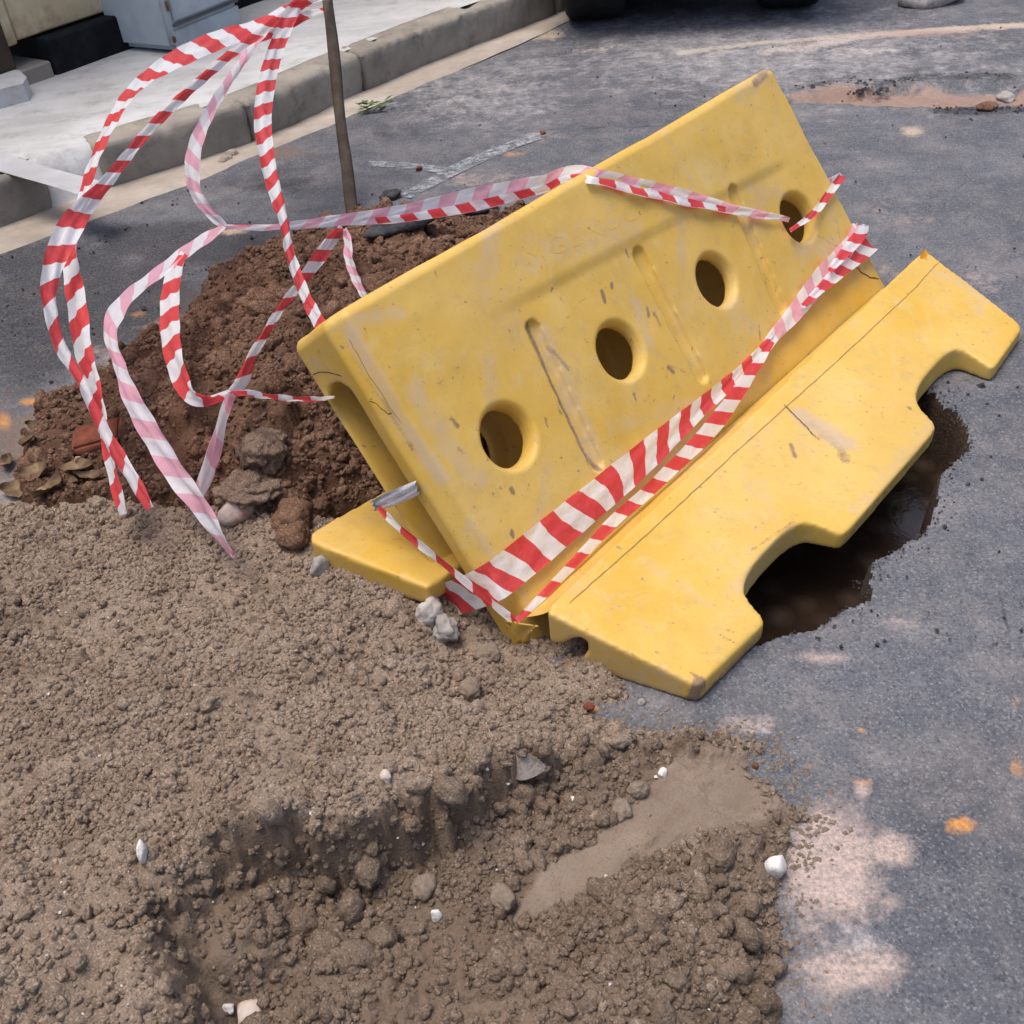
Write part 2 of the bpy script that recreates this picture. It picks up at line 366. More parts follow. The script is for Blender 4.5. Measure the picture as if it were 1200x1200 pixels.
# ------------------------------------------------------------------ ground heightfields
pit_px = [(1070, 452), (1085, 456), (1101, 470), (1117, 484), (1133, 506), (1129, 527), (1112, 545), (1099, 560), (1096, 588), (1082, 622),
          (1048, 642), (1020, 660), (1016, 682), (1019, 698), (985, 715), (955, 733), (905, 748), (888, 757), (850, 740), (790, 730), (700, 745), (640, 778), (585, 795), (510, 775), (440, 725),
          (440, 650), (600, 560), (720, 470), (860, 370), (960, 320), (1020, 390)]
PIT = [at(p)[:2] for p in pit_px]
def pit_sd(x, y):
    s = poly_sd(x, y, PIT)
    return s + fbm(x, y, 22, 4, 5) * .012 + fbm(x, y, 90, 3, 8) * .003
def pit_depth(x, y, s):
    d = sstep(-.001, .007, s) * .075 + sstep(.004, .020, s) * .145
    return d * (1 + .25 * fbm(x, y, 9, 3, 31))
# --- road as one polar sheet round the camera's foot point, out to 300 m
ang = np.concatenate([np.linspace(-180, -56, 16)[:-1], np.linspace(-56, 50, 620), np.linspace(50, 180, 16)[1:-1]])
rad = np.concatenate([[.001, .2, .36], np.geomspace(.42, 7.2, 560), np.geomspace(7.8, 300, 16)])
A, RR = np.meshgrid(np.radians(ang), rad)
X = RR * np.sin(A); Y = RR * np.cos(A)
S = poly_sd(X, Y, PIT)
near = np.abs(S) < .4
S2 = np.where(near, pit_sd(X, Y), S)
Z = -np.where(S2 > -.01, pit_depth(X, Y, S2), 0.)
def und_z(x, y): return fbm(x, y, 1.3, 3, 71) * .006 + fbm(x, y, 9, 3, 77) * .0022
und = und_z(X, Y) * (RR < 9)
# worn dip with broken edge, upper right
dip = [at(p)[:2] for p in [(940, 118), (1000, 104), (1080, 98), (1200, 92), (1200, 118), (1110, 128), (1000, 124)]]
dsd = poly_sd(X, Y, dip) + fbm(X, Y, 14, 3, 91) * .03
Z = Z + und - sstep(0, .035, dsd) * .028
Z = Z - (S2 < 0) * np.exp(-np.maximum(-S2, 0) / .02) * .004
pitdark = sstep(-.02, .03, S2 + fbm(X, Y, 30, 3, 3) * .02)
def blobs(lst):
    t = np.zeros(X.shape)
    for (px, py, rx, ry, s) in lst:      # ellipse given in photo pixels, turned into its real footprint on the road
        c = at((px, py)); ex = at((px + rx, py)) - c; ey = at((px, py - ry)) - c
        Mi = np.linalg.inv(np.array([[ex[0], ey[0]], [ex[1], ey[1]]]))
        q0 = Mi[0, 0] * (X - c[0]) + Mi[0, 1] * (Y - c[1]); q1 = Mi[1, 0] * (X - c[0]) + Mi[1, 1] * (Y - c[1])
        t = np.maximum(t, s * np.clip(1.25 - np.sqrt(q0 ** 2 + q1 ** 2), 0, 1))
    return t * (RR < 9)
def strokes(lst):
    t = np.zeros(X.shape)
    for pts, wd, s in lst:
        t = np.maximum(t, s * np.clip(1.25 - line_d(X, Y, [at(p)[:2] for p in pts]) / wd, 0, 1))
    return t * (RR < 9)
A_dust = np.maximum(blobs([(975, 1015, 70, 85, 1.15), (1040, 995, 40, 28, .95), (1000, 1135, 85, 40, .85), (1010, 925, 14, 16, .7), (1040, 1060, 22, 20, .6), (960, 1090, 40, 30, .7),
                           (1000, 60, 70, 10, .5), (1010, 190, 60, 22, .3), (1050, 250, 60, 40, .3), (1010, 330, 60, 60, .3), (880, 850, 60, 18, .5), (1150, 330, 40, 30, .4),
                           (1060, 730, 60, 12, .5), (960, 770, 60, 10, .55), (300, 330, 60, 30, .7), (210, 400, 80, 40, .6), (60, 580, 90, 30, .9), (560, 210, 80, 14, .5), (640, 160, 50, 10, .4), (150, 420, 60, 30, .6)]),
                   strokes([([(900, 62), (1000, 45), (1200, 30)], .05, .9)]))
A_tan = np.maximum(blobs([(270, 270, 30, 7, .9), (1070, 155, 18, 8, .9), (700, 58, 30, 5, .5), (830, 60, 50, 8, .4), (640, 40, 30, 10, .8)]), strokes([([(800, 62), (900, 50), (1060, 38), (1200, 28)], .035, 1.)]))
A_dark = np.maximum(blobs([(100, 350, 150, 65, 1.6), (60, 310, 90, 34, 1.4), (215, 285, 140, 28, 1.5), (30, 400, 70, 60, 1.3), (330, 215, 80, 14, .8), (330, 345, 60, 16, .7), (700, 120, 60, 12, .35), (1070, 85, 22, 10, .8), (1110, 118, 20, 8, .9), (455, 158, 22, 5, .8), (470, 205, 40, 12, .5), (230, 348, 25, 10, .8), (1060, 1000, 12, 9, .5), (930, 1120, 18, 8, .7), (1130, 440, 60, 30, .45)]),
                    strokes([([(940, 103), (1000, 96), (1040, 98), (1080, 92), (1180, 90)], .035, 1.5), ([(1000, 108), (1020, 104), (1040, 108)], .02, 1.3), ([(1100, 128), (1150, 132), (1200, 128)], .04, 1.4), ([(480, 158), (600, 153), (740, 150), (800, 148)], .008, .7), ([(1170, 690), (1182, 740), (1160, 760)], .003, .8)]))
A_or = blobs([(1127, 966, 22, 14, .85), (950, 900, 22, 10, .42), (1192, 895, 14, 18, .45), (1190, 820, 16, 26, .45), (1010, 855, 7, 5, .6), (1150, 915, 26, 12, .4), (600, 180, 22, 5, .7), (1010, 915, 22, 8, .4), (885, 868, 20, 8, .4), (5, 495, 12, 12, 1.), (40, 472, 26, 8, .9), (690, 832, 14, 8, 1.), (165, 370, 18, 9, .5)])
A_pale = blobs([(900, 60, 420, 70, .55), (560, 110, 160, 50, .5), (585, 118, 30, 6, .6), (633, 132, 14, 5, .7), (1000, 1100, 70, 40, .5), (1080, 600, 90, 60, .15), (1130, 420, 70, 50, .2), (470, 90, 60, 16, .5), (620, 80, 100, 30, .45), (1090, 60, 80, 10, .4), (900, 860, 60, 20, .3)])
A_redp = np.maximum(blobs([(1080, 112, 120, 13, 1.3), (985, 110, 50, 11, 1.2), (1080, 40, 110, 8, .6), (1190, 118, 60, 10, 1.)]), strokes([([(940, 115), (1060, 110), (1200, 108)], .06, 1.)]))
A_br = blobs([(60, 520, 120, 70, .9), (320, 180, 60, 10, .9), (240, 380, 100, 60, .6), (1140, 118, 60, 6, .9), (600, 265, 60, 10, .6)])
nr, na = X.shape
idx = np.arange(nr * na).reshape(nr, na)
nxt = np.roll(idx, -1, 1)
Q = np.stack([idx[:-1], nxt[:-1], nxt[1:], idx[1:]], -1).reshape(-1, 4)
V = np.stack([X, Y, Z], -1).reshape(-1, 3)
sq = S2.reshape(-1)[Q]; inpit = (sq.max(1) > .001) & (Z.reshape(-1)[Q].min(1) < -.014)
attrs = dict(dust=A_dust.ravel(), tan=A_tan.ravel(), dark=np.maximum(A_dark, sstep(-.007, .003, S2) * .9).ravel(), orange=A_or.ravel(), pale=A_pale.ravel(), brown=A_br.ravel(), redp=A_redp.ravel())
Vr, Qr, ar = compact(V, Q[~inpit][:, ::-1], attrs)
road = quads_mesh('road', Vr, Qr, M_road); tag(road, kind='structure')
for k, a in ar.items(): set_attr(road, k, a)
Zp = Z.copy()
# --- broken ground inside the hole
rng = np.random.default_rng(4)
pm = (S2 > .02)
Zp = Zp + pm * (fbm(X, Y, 26, 4, 41) * .016 + np.abs(fbm(X, Y, 60, 3, 44)) * .012)
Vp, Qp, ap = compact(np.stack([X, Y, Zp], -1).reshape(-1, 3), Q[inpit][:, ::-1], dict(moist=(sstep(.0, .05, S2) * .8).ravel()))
def m_water():
    t = NT('murky_water'); col = t.mix(t.ramp(t.voro(17, 'Distance'), [(.1, 1.), (.55, 0.)]), (.020, .013, .009), (.060, .042, .031))
    col = t.mix(t.ramp(t.noise(22, 5, .7), [(.42, 0.), (.65, .8)]), col, (.028, .018, .013))
    return t.done(col, .16, t.bump(t.noise(14, 4, .6), .006, .5), .5)
wq = [np.array([*((np.array(p) - np.mean(PIT, 0)) * 1.04 + np.mean(PIT, 0)), -.125]) for p in PIT]
water = mesh('puddle', wq, [list(range(len(wq)))], m_water()); tag(water, kind='structure')
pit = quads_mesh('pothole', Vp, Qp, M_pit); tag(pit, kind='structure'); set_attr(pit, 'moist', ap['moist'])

# ------------------------------------------------------------------ heaps
def splat(H, x0, y0, d, n, r0, r1, k, msk, seed, pw=2.2, sink=.35, jit=.35, flat=1.):
    """raise n crumbs/clods out of the height grid H (union of irregular domes)"""
    g = np.random.default_rng(seed); ny, nx = H.shape
    r = r0 * (r1 / r0) ** (g.random(n) ** pw)
    cx = g.random(n) * (nx - 1); cy = g.random(n) * (ny - 1)
    ci = cx.astype(int); cj = cy.astype(int)
    keep = msk[cj, ci] > g.random(n); r, cx, cy, ci, cj = r[keep], cx[keep], cy[keep], ci[keep], cj[keep]
    base = H[cj, ci].copy(); K = r / d
    order = np.argsort(K)
    for lo in range(0, len(order), 4000):
        o = order[lo:lo + 4000]
        if len(o) == 0: break
        kk = int(math.ceil(K[o].max() * 1.45)) + 1
        oy, ox = np.mgrid[-kk:kk + 1, -kk:kk + 1]
        step = max(1, int(3e6 / oy.size))
        for s in range(0, len(o), step):
            p = o[s:s + step]
            jx = ox[None] + ci[p][:, None, None]; jy = oy[None] + cj[p][:, None, None]
            dx = (jx - cx[p][:, None, None]); dy = (jy - cy[p][:, None, None])
            th = np.arctan2(dy, dx); ph = g.random((len(p), 3))[:, :, None, None] * 6.28
            am = g.random((len(p), 3))[:, :, None, None]
            rr = 1 + jit * (am[:, 0] * np.sin(th + ph[:, 0]) * .5 + am[:, 1] * .6 * np.sin(2 * th + ph[:, 1]) + .4 * am[:, 2] * np.sin(3 * th + ph[:, 2]))
            q = np.sqrt(dx * dx + dy * dy) / (K[p][:, None, None] * rr)
            tilt = ((dx * np.cos(ph[:, 0]) + dy * np.sin(ph[:, 0])) / K[p][:, None, None]) * .35 * am[:, 2]
            hh = base[p][:, None, None] + r[p][:, None, None] * (k * flat * (np.sqrt(np.clip(1 - q * q, 0, 1)) + tilt) - sink)
            ok = (q < 1) & (jx >= 0) & (jx < nx) & (jy >= 0) & (jy < ny)
            np.maximum.at(H, (jy[ok], jx[ok]), hh[ok])
def heap_mesh(name, gx, gy, H, keepz, mat, moist, origin, slick=None):
    ny, nx = H.shape; idx = np.arange(nx * ny).reshape(ny, nx)
    Q = np.stack([idx[:-1, :-1], idx[:-1, 1:], idx[1:, 1:], idx[1:, :-1]], -1).reshape(-1, 4)
    kz = keepz.ravel()[Q].any(1); Q = Q[kz]
    V = np.stack([gx, gy, H], -1).reshape(-1, 3)
    V, Q, a = compact(V, Q, dict(moist=moist.ravel(), slick=(moist * 0 if slick is None else slick).ravel()))
    o = quads_mesh(name, V, Q, mat, origin=origin); set_attr(o, 'moist', a['moist']); set_attr(o, 'slick', a['slick']); return o
def backplane_z(x, y):     # height of the leaning wall's back face above (x, y)
    P = WV - wn_ * WT
    return P[2] - ((x - P[0]) * wn_[0] + (y - P[1]) * wn_[1]) / wn_[2]

# --- builder's sand, foreground
D1 = .003
gx, gy = np.meshgrid(np.arange(-1.32, .42, D1), np.arange(.36, 1.78, D1))
sand_edge = [at(p)[:2] for p in [(690, 838), (745, 858), (800, 862), (850, 866), (893, 876), (890, 905), (915, 930), (938, 962), (925, 1000), (905, 1050), (905, 1120), (912, 1200), (915, 1330),
                                 (500, 1500), (-300, 1500), (-420, 900), (-260, 640), (0, 596), (90, 592), (180, 590), (260, 596), (340, 600), (400, 610), (470, 630), (560, 640), (650, 690), (690, 760), (738, 802), (722, 826)]]
ctrl = [(0, 640, .02), (150, 640, .03), (250, 660, .035), (350, 678, .014), (390, 690, .024), (430, 705, .022), (470, 715, .012), (500, 728, -.018), (545, 742, -.035), (600, 745, -.045), (600, 768, -.022), (640, 775, -.012), (640, 790, .018), (680, 800, .018), (560, 800, .02), (450, 780, .05), (300, 760, .07), (150, 740, .07), (0, 740, .075),
        (0, 850, .12), (120, 850, .12), (260, 860, .125), (400, 850, .11), (520, 850, .08), (620, 850, .055), (700, 850, .025),
        (60, 930, .145), (180, 950, .15), (270, 948, .165), (340, 955, .165), (420, 950, .155), (490, 930, .14), (560, 895, .122), (610, 884, .105), (680, 880, .05), (740, 872, .03),
        (320, 1015, .045), (380, 1005, .038), (450, 990, .032), (530, 955, .030), (600, 935, .030), (680, 920, .028), (750, 900, .02),
        (350, 1100, .045), (450, 1090, .04), (520, 1060, .035), (560, 1110, .045), (450, 1170, .06), (620, 1150, .065), (700, 1100, .07), (780, 1050, .065), (850, 1010, .05), (760, 1130, .085), (680, 1180, .085), (850, 1100, .06), (880, 1180, .045),
        (600, 1072, .030), (680, 1020, .026), (760, 970, .021), (840, 915, .015), (880, 890, .012),
        (0, 960, .12), (40, 985, .125), (90, 1010, .14), (0, 1060, .17), (60, 1090, .17), (130, 1060, .155), (160, 1110, .15), (110, 1170, .14), (40, 1190, .17), (0, 1250, .18),
        (205, 1085, .10), (215, 1130, .085), (240, 1180, .06), (230, 1015, .14), (260, 1000, .15), (285, 1080, .105), (310, 1110, .085), (260, 1110, .10), (330, 1160, .05), (400, 1200, .05), (280, 1200, .035)]
crest = [(215, 1400, .15), (208, 1200, .15), (192, 1120, .15), (186, 1062, .15), (212, 1002, .155), (262, 966, .165), (340, 952, .165), (372, 962, .16), (420, 952, .155), (488, 926, .14), (556, 892, .122), (610, 882, .105), (680, 878, .06), (742, 872, .03)]
front_poly = [at((a, b), c)[:2] for a, b, c in crest] + [at(p)[:2] for p in [(960, 870), (960, 1400)]]
fsd = poly_sd(gx, gy, front_poly) + fbm(gx, gy, 13, 4, 211) * .028 + fbm(gx, gy, 45, 3, 213) * .010
floor_px = {(320, 1015), (380, 1005), (450, 990), (530, 955), (600, 935), (680, 920), (750, 900), (350, 1100), (450, 1090), (520, 1060), (560, 1110), (450, 1170), (620, 1150), (700, 1100), (780, 1050), (850, 1010), (760, 1130), (680, 1180), (850, 1100), (880, 1180),
            (600, 1072), (680, 1020), (760, 970), (840, 915), (880, 890), (205, 1085), (215, 1130), (240, 1180), (285, 1080), (310, 1110), (260, 1110), (330, 1160), (400, 1200), (280, 1200)}
Ca, Cb = [], []
for px, py, z in ctrl:
    q = at((px, py), z); (Cb if (px, py) in floor_px else Ca).append((q[0], q[1], z))
cutf = sstep(-.004, .030, fsd)
sb = idw(gx, gy, Ca, 3.4, .015) * (1 - cutf) + idw(gx, gy, Cb, 3.4, .015) * cutf
ssd = poly_sd(gx, gy, sand_edge) + fbm(gx, gy, 16, 4, 12) * .022 + fbm(gx, gy, 60, 3, 14) * .008
base = np.minimum(sb, np.where(ssd > 0, ssd * .75 + .002, ssd * 1.5))
# smooth, shovel-scraped strip
strip = [at(p, .02)[:2] for p in [(580, 1094), (628, 1030), (690, 985), (745, 935), (780, 898), (815, 868), (893, 870), (897, 900), (934, 946), (890, 966), (810, 994), (750, 1020), (690, 1062), (630, 1094)]]
stsd = poly_sd(gx, gy, strip) + fbm(gx, gy, 22, 3, 17) * .012
smooth = sstep(-.004, .012, stsd)
hol = [at(p, .09)[:2] for p in [(195, 1060), (240, 1040), (275, 1050), (300, 1085), (310, 1110), (280, 1140), (250, 1190), (215, 1200), (200, 1120)]]
hsd = poly_sd(gx, gy, hol) + fbm(gx, gy, 25, 3, 19) * .012
smooth2 = sstep(-.004, .015, hsd)
rough = np.clip(1 - smooth - .75 * smooth2, 0, 1)
inside = ssd > -.01
# which part is the loose front with big clods
frontm = sstep(-.012, .012, fsd)
facem = sstep(-.03, .0, fsd) * sstep(.06, .02, fsd) * inside
H = base + facem * (fbm(gx, gy, 30, 4, 301) * .026 + fbm(gx, gy, 90, 3, 303) * .010)
H = H + rough * (fbm(gx, gy, 11, 4, 2) * .012 + fbm(gx, gy, 45, 4, 6) * .008)
H = H - rough * np.clip(.06 - np.abs(fbm(gx, gy, 13, 4, 51)), 0, 1) * .16 * (ssd > .02)      # slumped cracks
H = H + smooth * (fbm(gx, gy, 7, 3, 61) * .005 + fbm(gx, gy, 32, 4, 63) * .0035 - np.clip(.10 - np.abs(fbm(gx, gy, 16, 4, 65)), 0, 1) * .03)
lx = (gx * .79 + gy * .61)
H = H + smooth * (vn((gx * .61 - gy * .79) * 60, lx * 2.2, 9) * .005 + vn((gx * .61 - gy * .79) * 150, lx * 4, 13) * .0022 + np.abs(fbm(gx, gy, 60, 3, 66)) * .0015)
x0, y0 = gx[0, 0], gy[0, 0]
edgeband = np.clip(ssd / .01, 0, 1) * inside
mk = rough * edgeband
splat(H, x0, y0, D1, 200, .014, .034, .6, mk * (.22 + frontm * .8), 31, 2.0, .35, .6)
splat(H, x0, y0, D1, 1800, .007, .016, .7, mk * (.3 + .7 * frontm), 32, 1.6, .35, .6)
splat(H, x0, y0, D1, 2600, .006, .018, .7, facem * rough, 35, 1.6, .35, .6)
splat(H, x0, y0, D1, 5000, .0045, .0085, .8, mk, 33, 1.3, .35, .6)
H = H + rough * (vn(gx * 260, gy * 260, 88) * .0016 - np.clip(.22 - np.abs(fbm(gx, gy, 34, 4, 89)), 0, 1) * .007 - np.clip(.2 - np.abs(fbm(gx, gy, 85, 3, 90)), 0, 1) * .003)
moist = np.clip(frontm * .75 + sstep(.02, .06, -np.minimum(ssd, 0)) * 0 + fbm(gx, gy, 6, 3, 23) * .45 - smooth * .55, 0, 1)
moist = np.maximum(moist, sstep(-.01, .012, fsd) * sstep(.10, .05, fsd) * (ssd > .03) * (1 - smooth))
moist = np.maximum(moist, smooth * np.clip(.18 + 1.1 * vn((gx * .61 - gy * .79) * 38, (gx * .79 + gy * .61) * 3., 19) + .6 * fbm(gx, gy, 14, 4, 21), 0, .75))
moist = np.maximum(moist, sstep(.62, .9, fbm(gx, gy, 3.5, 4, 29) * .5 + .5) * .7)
keepz = inside & (H > -.12)
SAND = (x0, y0, D1, np.where(keepz, H, -9))
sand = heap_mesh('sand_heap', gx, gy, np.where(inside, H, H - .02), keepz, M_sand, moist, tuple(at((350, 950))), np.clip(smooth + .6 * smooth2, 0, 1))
tag(sand, 'grey-brown builders sand heap filling the lower left foreground with a dug away front', 'sand heap')

# --- darker brown excavated earth behind the barrier
D2 = .005
hx, hy = np.meshgrid(np.arange(-1.6, .62, D2), np.arange(1.22, 3.15, D2))
dirt_edge = [at(p)[:2] for p in [(15, 560), (60, 480), (120, 440), (200, 400), (225, 360), (250, 330), (330, 290), (420, 262), (520, 256), (600, 250), (650, 262), (800, 300), (800, 400), (700, 520), (600, 600), (520, 590), (455, 545), (425, 585), (352, 622), (330, 640), (200, 612), (110, 600), (30, 600)]]
dc = [(40, 560, .015), (110, 560, .02), (120, 500, .04), (160, 440, .05), (220, 390, .06), (250, 350, .05), (330, 320, .10), (330, 360, .16), (300, 400, .16), (260, 430, .15), (220, 470, .13), (400, 310, .17), (430, 290, .13), (480, 300, .14), (540, 275, .08), (600, 262, .03), (340, 430, .24), (400, 400, .26), (380, 470, .22),
      (310, 480, .17), (250, 520, .09), (190, 530, .07), (170, 580, .03), (260, 570, .05), (330, 540, .11), (390, 540, .12), (410, 580, .07), (350, 590, .06), (300, 610, .03), (440, 350, .22), (500, 340, .19), (560, 420, .12), (650, 400, .08), (600, 520, .07), (520, 600, .05), (700, 350, .06)]
C = []
for px, py, z in dc:
    q = at((px, py), z); C.append((q[0], q[1], z))
db = idw(hx, hy, C, 3.4, .03)
dsd2 = poly_sd(hx, hy, dirt_edge) + fbm(hx, hy, 9, 4, 112) * .085
base = np.minimum(db, np.where(dsd2 > 0, dsd2 * .8 + .003, dsd2 * 1.5))
DH = base + fbm(hx, hy, 8, 4, 102) * .02 + fbm(hx, hy, 26, 4, 106) * .013
ins2 = dsd2 > -.015
mk = np.clip(dsd2 / .02, 0, 1) * ins2
splat(DH, hx[0, 0], hy[0, 0], D2, 150, .028, .055, .6, mk, 131, 2.2, .35, .6)
splat(DH, hx[0, 0], hy[0, 0], D2, 2000, .012, .026, .75, mk, 132, 1.6, .35, .6)
DH = DH + vn(hx * 150, hy * 150, 188) * .003
DH = np.minimum(DH, backplane_z(hx, hy) - .006)
kz = ins2 & (DH > -.05)
dm = np.clip(.42 + fbm(hx, hy, 4, 4, 123) * .9 + sstep(.9, .2, hx * 0 + np.hypot(hx + .55, hy - 1.75)) * .35, 0, 1)
DIRT = (hx[0, 0], hy[0, 0], D2, np.where(kz, DH, -9))
dirt = heap_mesh('dirt_heap', hx, hy, np.where(ins2, DH, DH - .02), kz, M_dirt, dm, tuple(at((330, 450))))
tag(dirt, 'dark reddish-brown heap of dug earth behind the yellow barrier', 'earth heap')

def clod_nodes(mat, rough, sub, nvar=7):
    """node group: irregular lumps made in the tree itself, instanced on the points of the mesh"""
    ng = bpy.data.node_groups.new('clod_scatter', 'GeometryNodeTree')
    ng.interface.new_socket('Geometry', in_out='INPUT', socket_type='NodeSocketGeometry'); ng.interface.new_socket('Geometry', in_out='OUTPUT', socket_type='NodeSocketGeometry')
    N = ng.nodes; L = ng.links; gi = N.new('NodeGroupInput'); go = N.new('NodeGroupOutput'); gti = N.new('GeometryNodeGeometryToInstance')
    for k in range(nvar):
        ic = N.new('GeometryNodeMeshIcoSphere'); ic.inputs['Subdivisions'].default_value = sub; ic.inputs['Radius'].default_value = 1
        pos = N.new('GeometryNodeInputPosition'); ad = N.new('ShaderNodeVectorMath'); ad.operation = 'ADD'; ad.inputs[1].default_value = (7.3 * k, 3.1 * k, 1.7 * k); L.new(pos.outputs[0], ad.inputs[0])
        n1 = N.new('ShaderNodeTexNoise'); n1.inputs['Scale'].default_value = 1.7; n1.inputs['Detail'].default_value = 6; n1.inputs['Roughness'].default_value = .72; L.new(ad.outputs[0], n1.inputs['Vector'])
        vo = N.new('ShaderNodeTexVoronoi'); vo.inputs['Scale'].default_value = 1.9; L.new(ad.outputs[0], vo.inputs['Vector'])
        vm = N.new('ShaderNodeMath'); vm.operation = 'MULTIPLY_ADD'; vm.inputs[1].default_value = -.26; L.new(vo.outputs['Distance'], vm.inputs[0]); L.new(n1.outputs[0], vm.inputs[2])
        va = N.new('ShaderNodeMath'); va.operation = 'ADD'; va.inputs[1].default_value = .13; L.new(vm.outputs[0], va.inputs[0])
        ma = N.new('ShaderNodeMath'); ma.operation = 'MULTIPLY_ADD'; ma.inputs[1].default_value = rough * 1.7; ma.inputs[2].default_value = 1 - rough * .85; L.new(va.outputs[0], ma.inputs[0])
        sq = N.new('ShaderNodeVectorMath'); sq.operation = 'MULTIPLY'; sq.inputs[1].default_value = (1, .72 + .05 * (k % 4), .55 + .06 * (k % 5)); L.new(pos.outputs[0], sq.inputs[0])
        sc_ = N.new('ShaderNodeVectorMath'); sc_.operation = 'SCALE'; L.new(sq.outputs[0], sc_.inputs[0]); L.new(ma.outputs[0], sc_.inputs['Scale'])
        sp_ = N.new('GeometryNodeSetPosition'); L.new(ic.outputs[0], sp_.inputs[0]); L.new(sc_.outputs[0], sp_.inputs['Position'])
        sm = N.new('GeometryNodeSetMaterial'); sm.inputs['Material'].default_value = mat; L.new(sp_.outputs[0], sm.inputs[0])
        ss = N.new('GeometryNodeSetShadeSmooth'); ss.inputs['Shade Smooth'].default_value = True; L.new(sm.outputs[0], ss.inputs[0]); L.new(ss.outputs[0], gti.inputs[0])
    iop = N.new('GeometryNodeInstanceOnPoints'); L.new(gi.outputs[0], iop.inputs['Points']); L.new(gti.outputs[0], iop.inputs['Instance']); iop.inputs['Pick Instance'].default_value = True
    def at_(nm, ty):
        a = N.new('GeometryNodeInputNamedAttribute'); a.data_type = ty; a.inputs['Name'].default_value = nm; return a.outputs[0]
    L.new(at_('which', 'INT'), iop.inputs['Instance Index']); L.new(at_('turn', 'FLOAT_VECTOR'), iop.inputs['Rotation']); L.new(at_('size', 'FLOAT'), iop.inputs['Scale'])
    L.new(iop.outputs[0], go.inputs[0]); return ng
def scatter(name, P, size, mat, seed, label, rough=.9, sub=3):
    g = np.random.default_rng(seed); P = np.asarray(P); n = len(P)
    me = bpy.data.meshes.new(name); me.vertices.add(n); me.vertices.foreach_set('co', P.astype(np.float32).ravel())
    a = me.attributes.new('size', 'FLOAT', 'POINT'); a.data.foreach_set('value', np.asarray(size, np.float32))
    a = me.attributes.new('turn', 'FLOAT_VECTOR', 'POINT'); a.data.foreach_set('vector', (g.random((n, 3)) * 6.28).astype(np.float32).ravel())
    a = me.attributes.new('which', 'INT', 'POINT'); a.data.foreach_set('value', g.integers(0, 7, n).astype(np.int32))
    o = link_mesh(name, me, mat); m = o.modifiers.new('scatter', 'NODES'); m.node_group = clod_nodes(mat, rough, sub); tag(o, label, kind='stuff'); return o
def heap_points(gx, gy, Hh, prob, n, r0, r1, pw, seed, sink=.25):
    g = np.random.default_rng(seed); ny, nx = Hh.shape
    fx = g.random(n) * (nx - 1.001); fy = g.random(n) * (ny - 1.001); i = fx.astype(int); j = fy.astype(int); a = fx - i; b = fy - j
    k = prob[j, i] > g.random(n); i, j, a, b = i[k], j[k], a[k], b[k]
    z = Hh[j, i] * (1 - a) * (1 - b) + Hh[j, i + 1] * a * (1 - b) + Hh[j + 1, i] * (1 - a) * b + Hh[j + 1, i + 1] * a * b
    r = r0 * (r1 / r0) ** (g.random(len(i)) ** pw); d = gx[0, 1] - gx[0, 0]
    return np.stack([gx[0, 0] + (i + a) * d, gy[0, 0] + (j + b) * d, z - r * sink + r * .3], 1), r
def clumps(x, y, f, lo, hi, s): return sstep(lo, hi, fbm(x, y, f, 4, s) + .5)
mk = rough * np.clip((ssd + .004) / .012, 0, 1) * (ssd > -.004) * sstep(.030, -.006, stsd + fbm(gx, gy, 40, 3, 205) * .022)
far_f = sstep(1.0, .45, np.hypot(gx, gy))           # nearer the camera the dug sand is coarser
cl = .06 + .94 * clumps(gx, gy, 7, .36, .70, 201); cl2 = .22 + .78 * clumps(gx, gy, 12, .30, .58, 203)
pts = [heap_points(gx, gy, H, mk * cl2, 105000, .0022, .0075, 1.7, 211), heap_points(gx, gy, H, mk * cl * (.45 + .55 * frontm), 16000, .005, .013, 2.0, 212), heap_points(gx, gy, H, np.clip(mk * cl * (.12 + .75 * frontm) + .35 * facem * rough, 0, 1), 3000, .010, .028, 2.4, 213), heap_points(gx, gy, H, smooth * (ssd > .01) * .10, 9000, .0015, .0045, 2., 214)]
PP = np.concatenate([p[0] for p in pts]); SS = np.concatenate([p[1] for p in pts])
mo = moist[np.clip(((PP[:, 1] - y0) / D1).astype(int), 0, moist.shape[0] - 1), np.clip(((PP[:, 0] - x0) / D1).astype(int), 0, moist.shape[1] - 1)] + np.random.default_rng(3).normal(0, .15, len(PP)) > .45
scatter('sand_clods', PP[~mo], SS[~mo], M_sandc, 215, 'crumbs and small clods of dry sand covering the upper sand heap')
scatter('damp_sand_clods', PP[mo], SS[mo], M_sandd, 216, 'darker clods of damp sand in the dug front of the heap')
mk = np.clip((dsd2 + .01) / .02, 0, 1) * (dsd2 > -.01) * (DH < backplane_z(hx, hy) - .02)
cl = .3 + .7 * clumps(hx, hy, 7, .3, .75, 221)
pts = [heap_points(hx, hy, DH, mk * cl, 60000, .0035, .009, 1.3, 231), heap_points(hx, hy, DH, mk * cl, 5500, .009, .020, 1.6, 232), heap_points(hx, hy, DH, mk * cl, 260, .02, .038, 1.6, 233)]
scatter('earth_clods', np.concatenate([p[0] for p in pts]), np.concatenate([p[1] for p in pts]), M_dirtc, 235, 'crumbs and clods of red-brown earth covering the earth heap', 1.0)
def in_pit(x, y):
    c = False
    for k in range(len(PIT)):
        a = PIT[k]; b = PIT[k - 1]
        if (a[1] > y) != (b[1] > y) and x < (b[0] - a[0]) * (y - a[1]) / (b[1] - a[1]) + a[0]: c = not c
    return c
def surf(x, y):
    z = -.2 if in_pit(x, y) else 0.
    for (a, b, d, Hh) in (SAND, DIRT):
        i = int(round((x - a) / d)); j = int(round((y - b) / d))
        if 0 <= j < Hh.shape[0] and 0 <= i < Hh.shape[1]: z = max(z, float(Hh[j, i]))
    return z
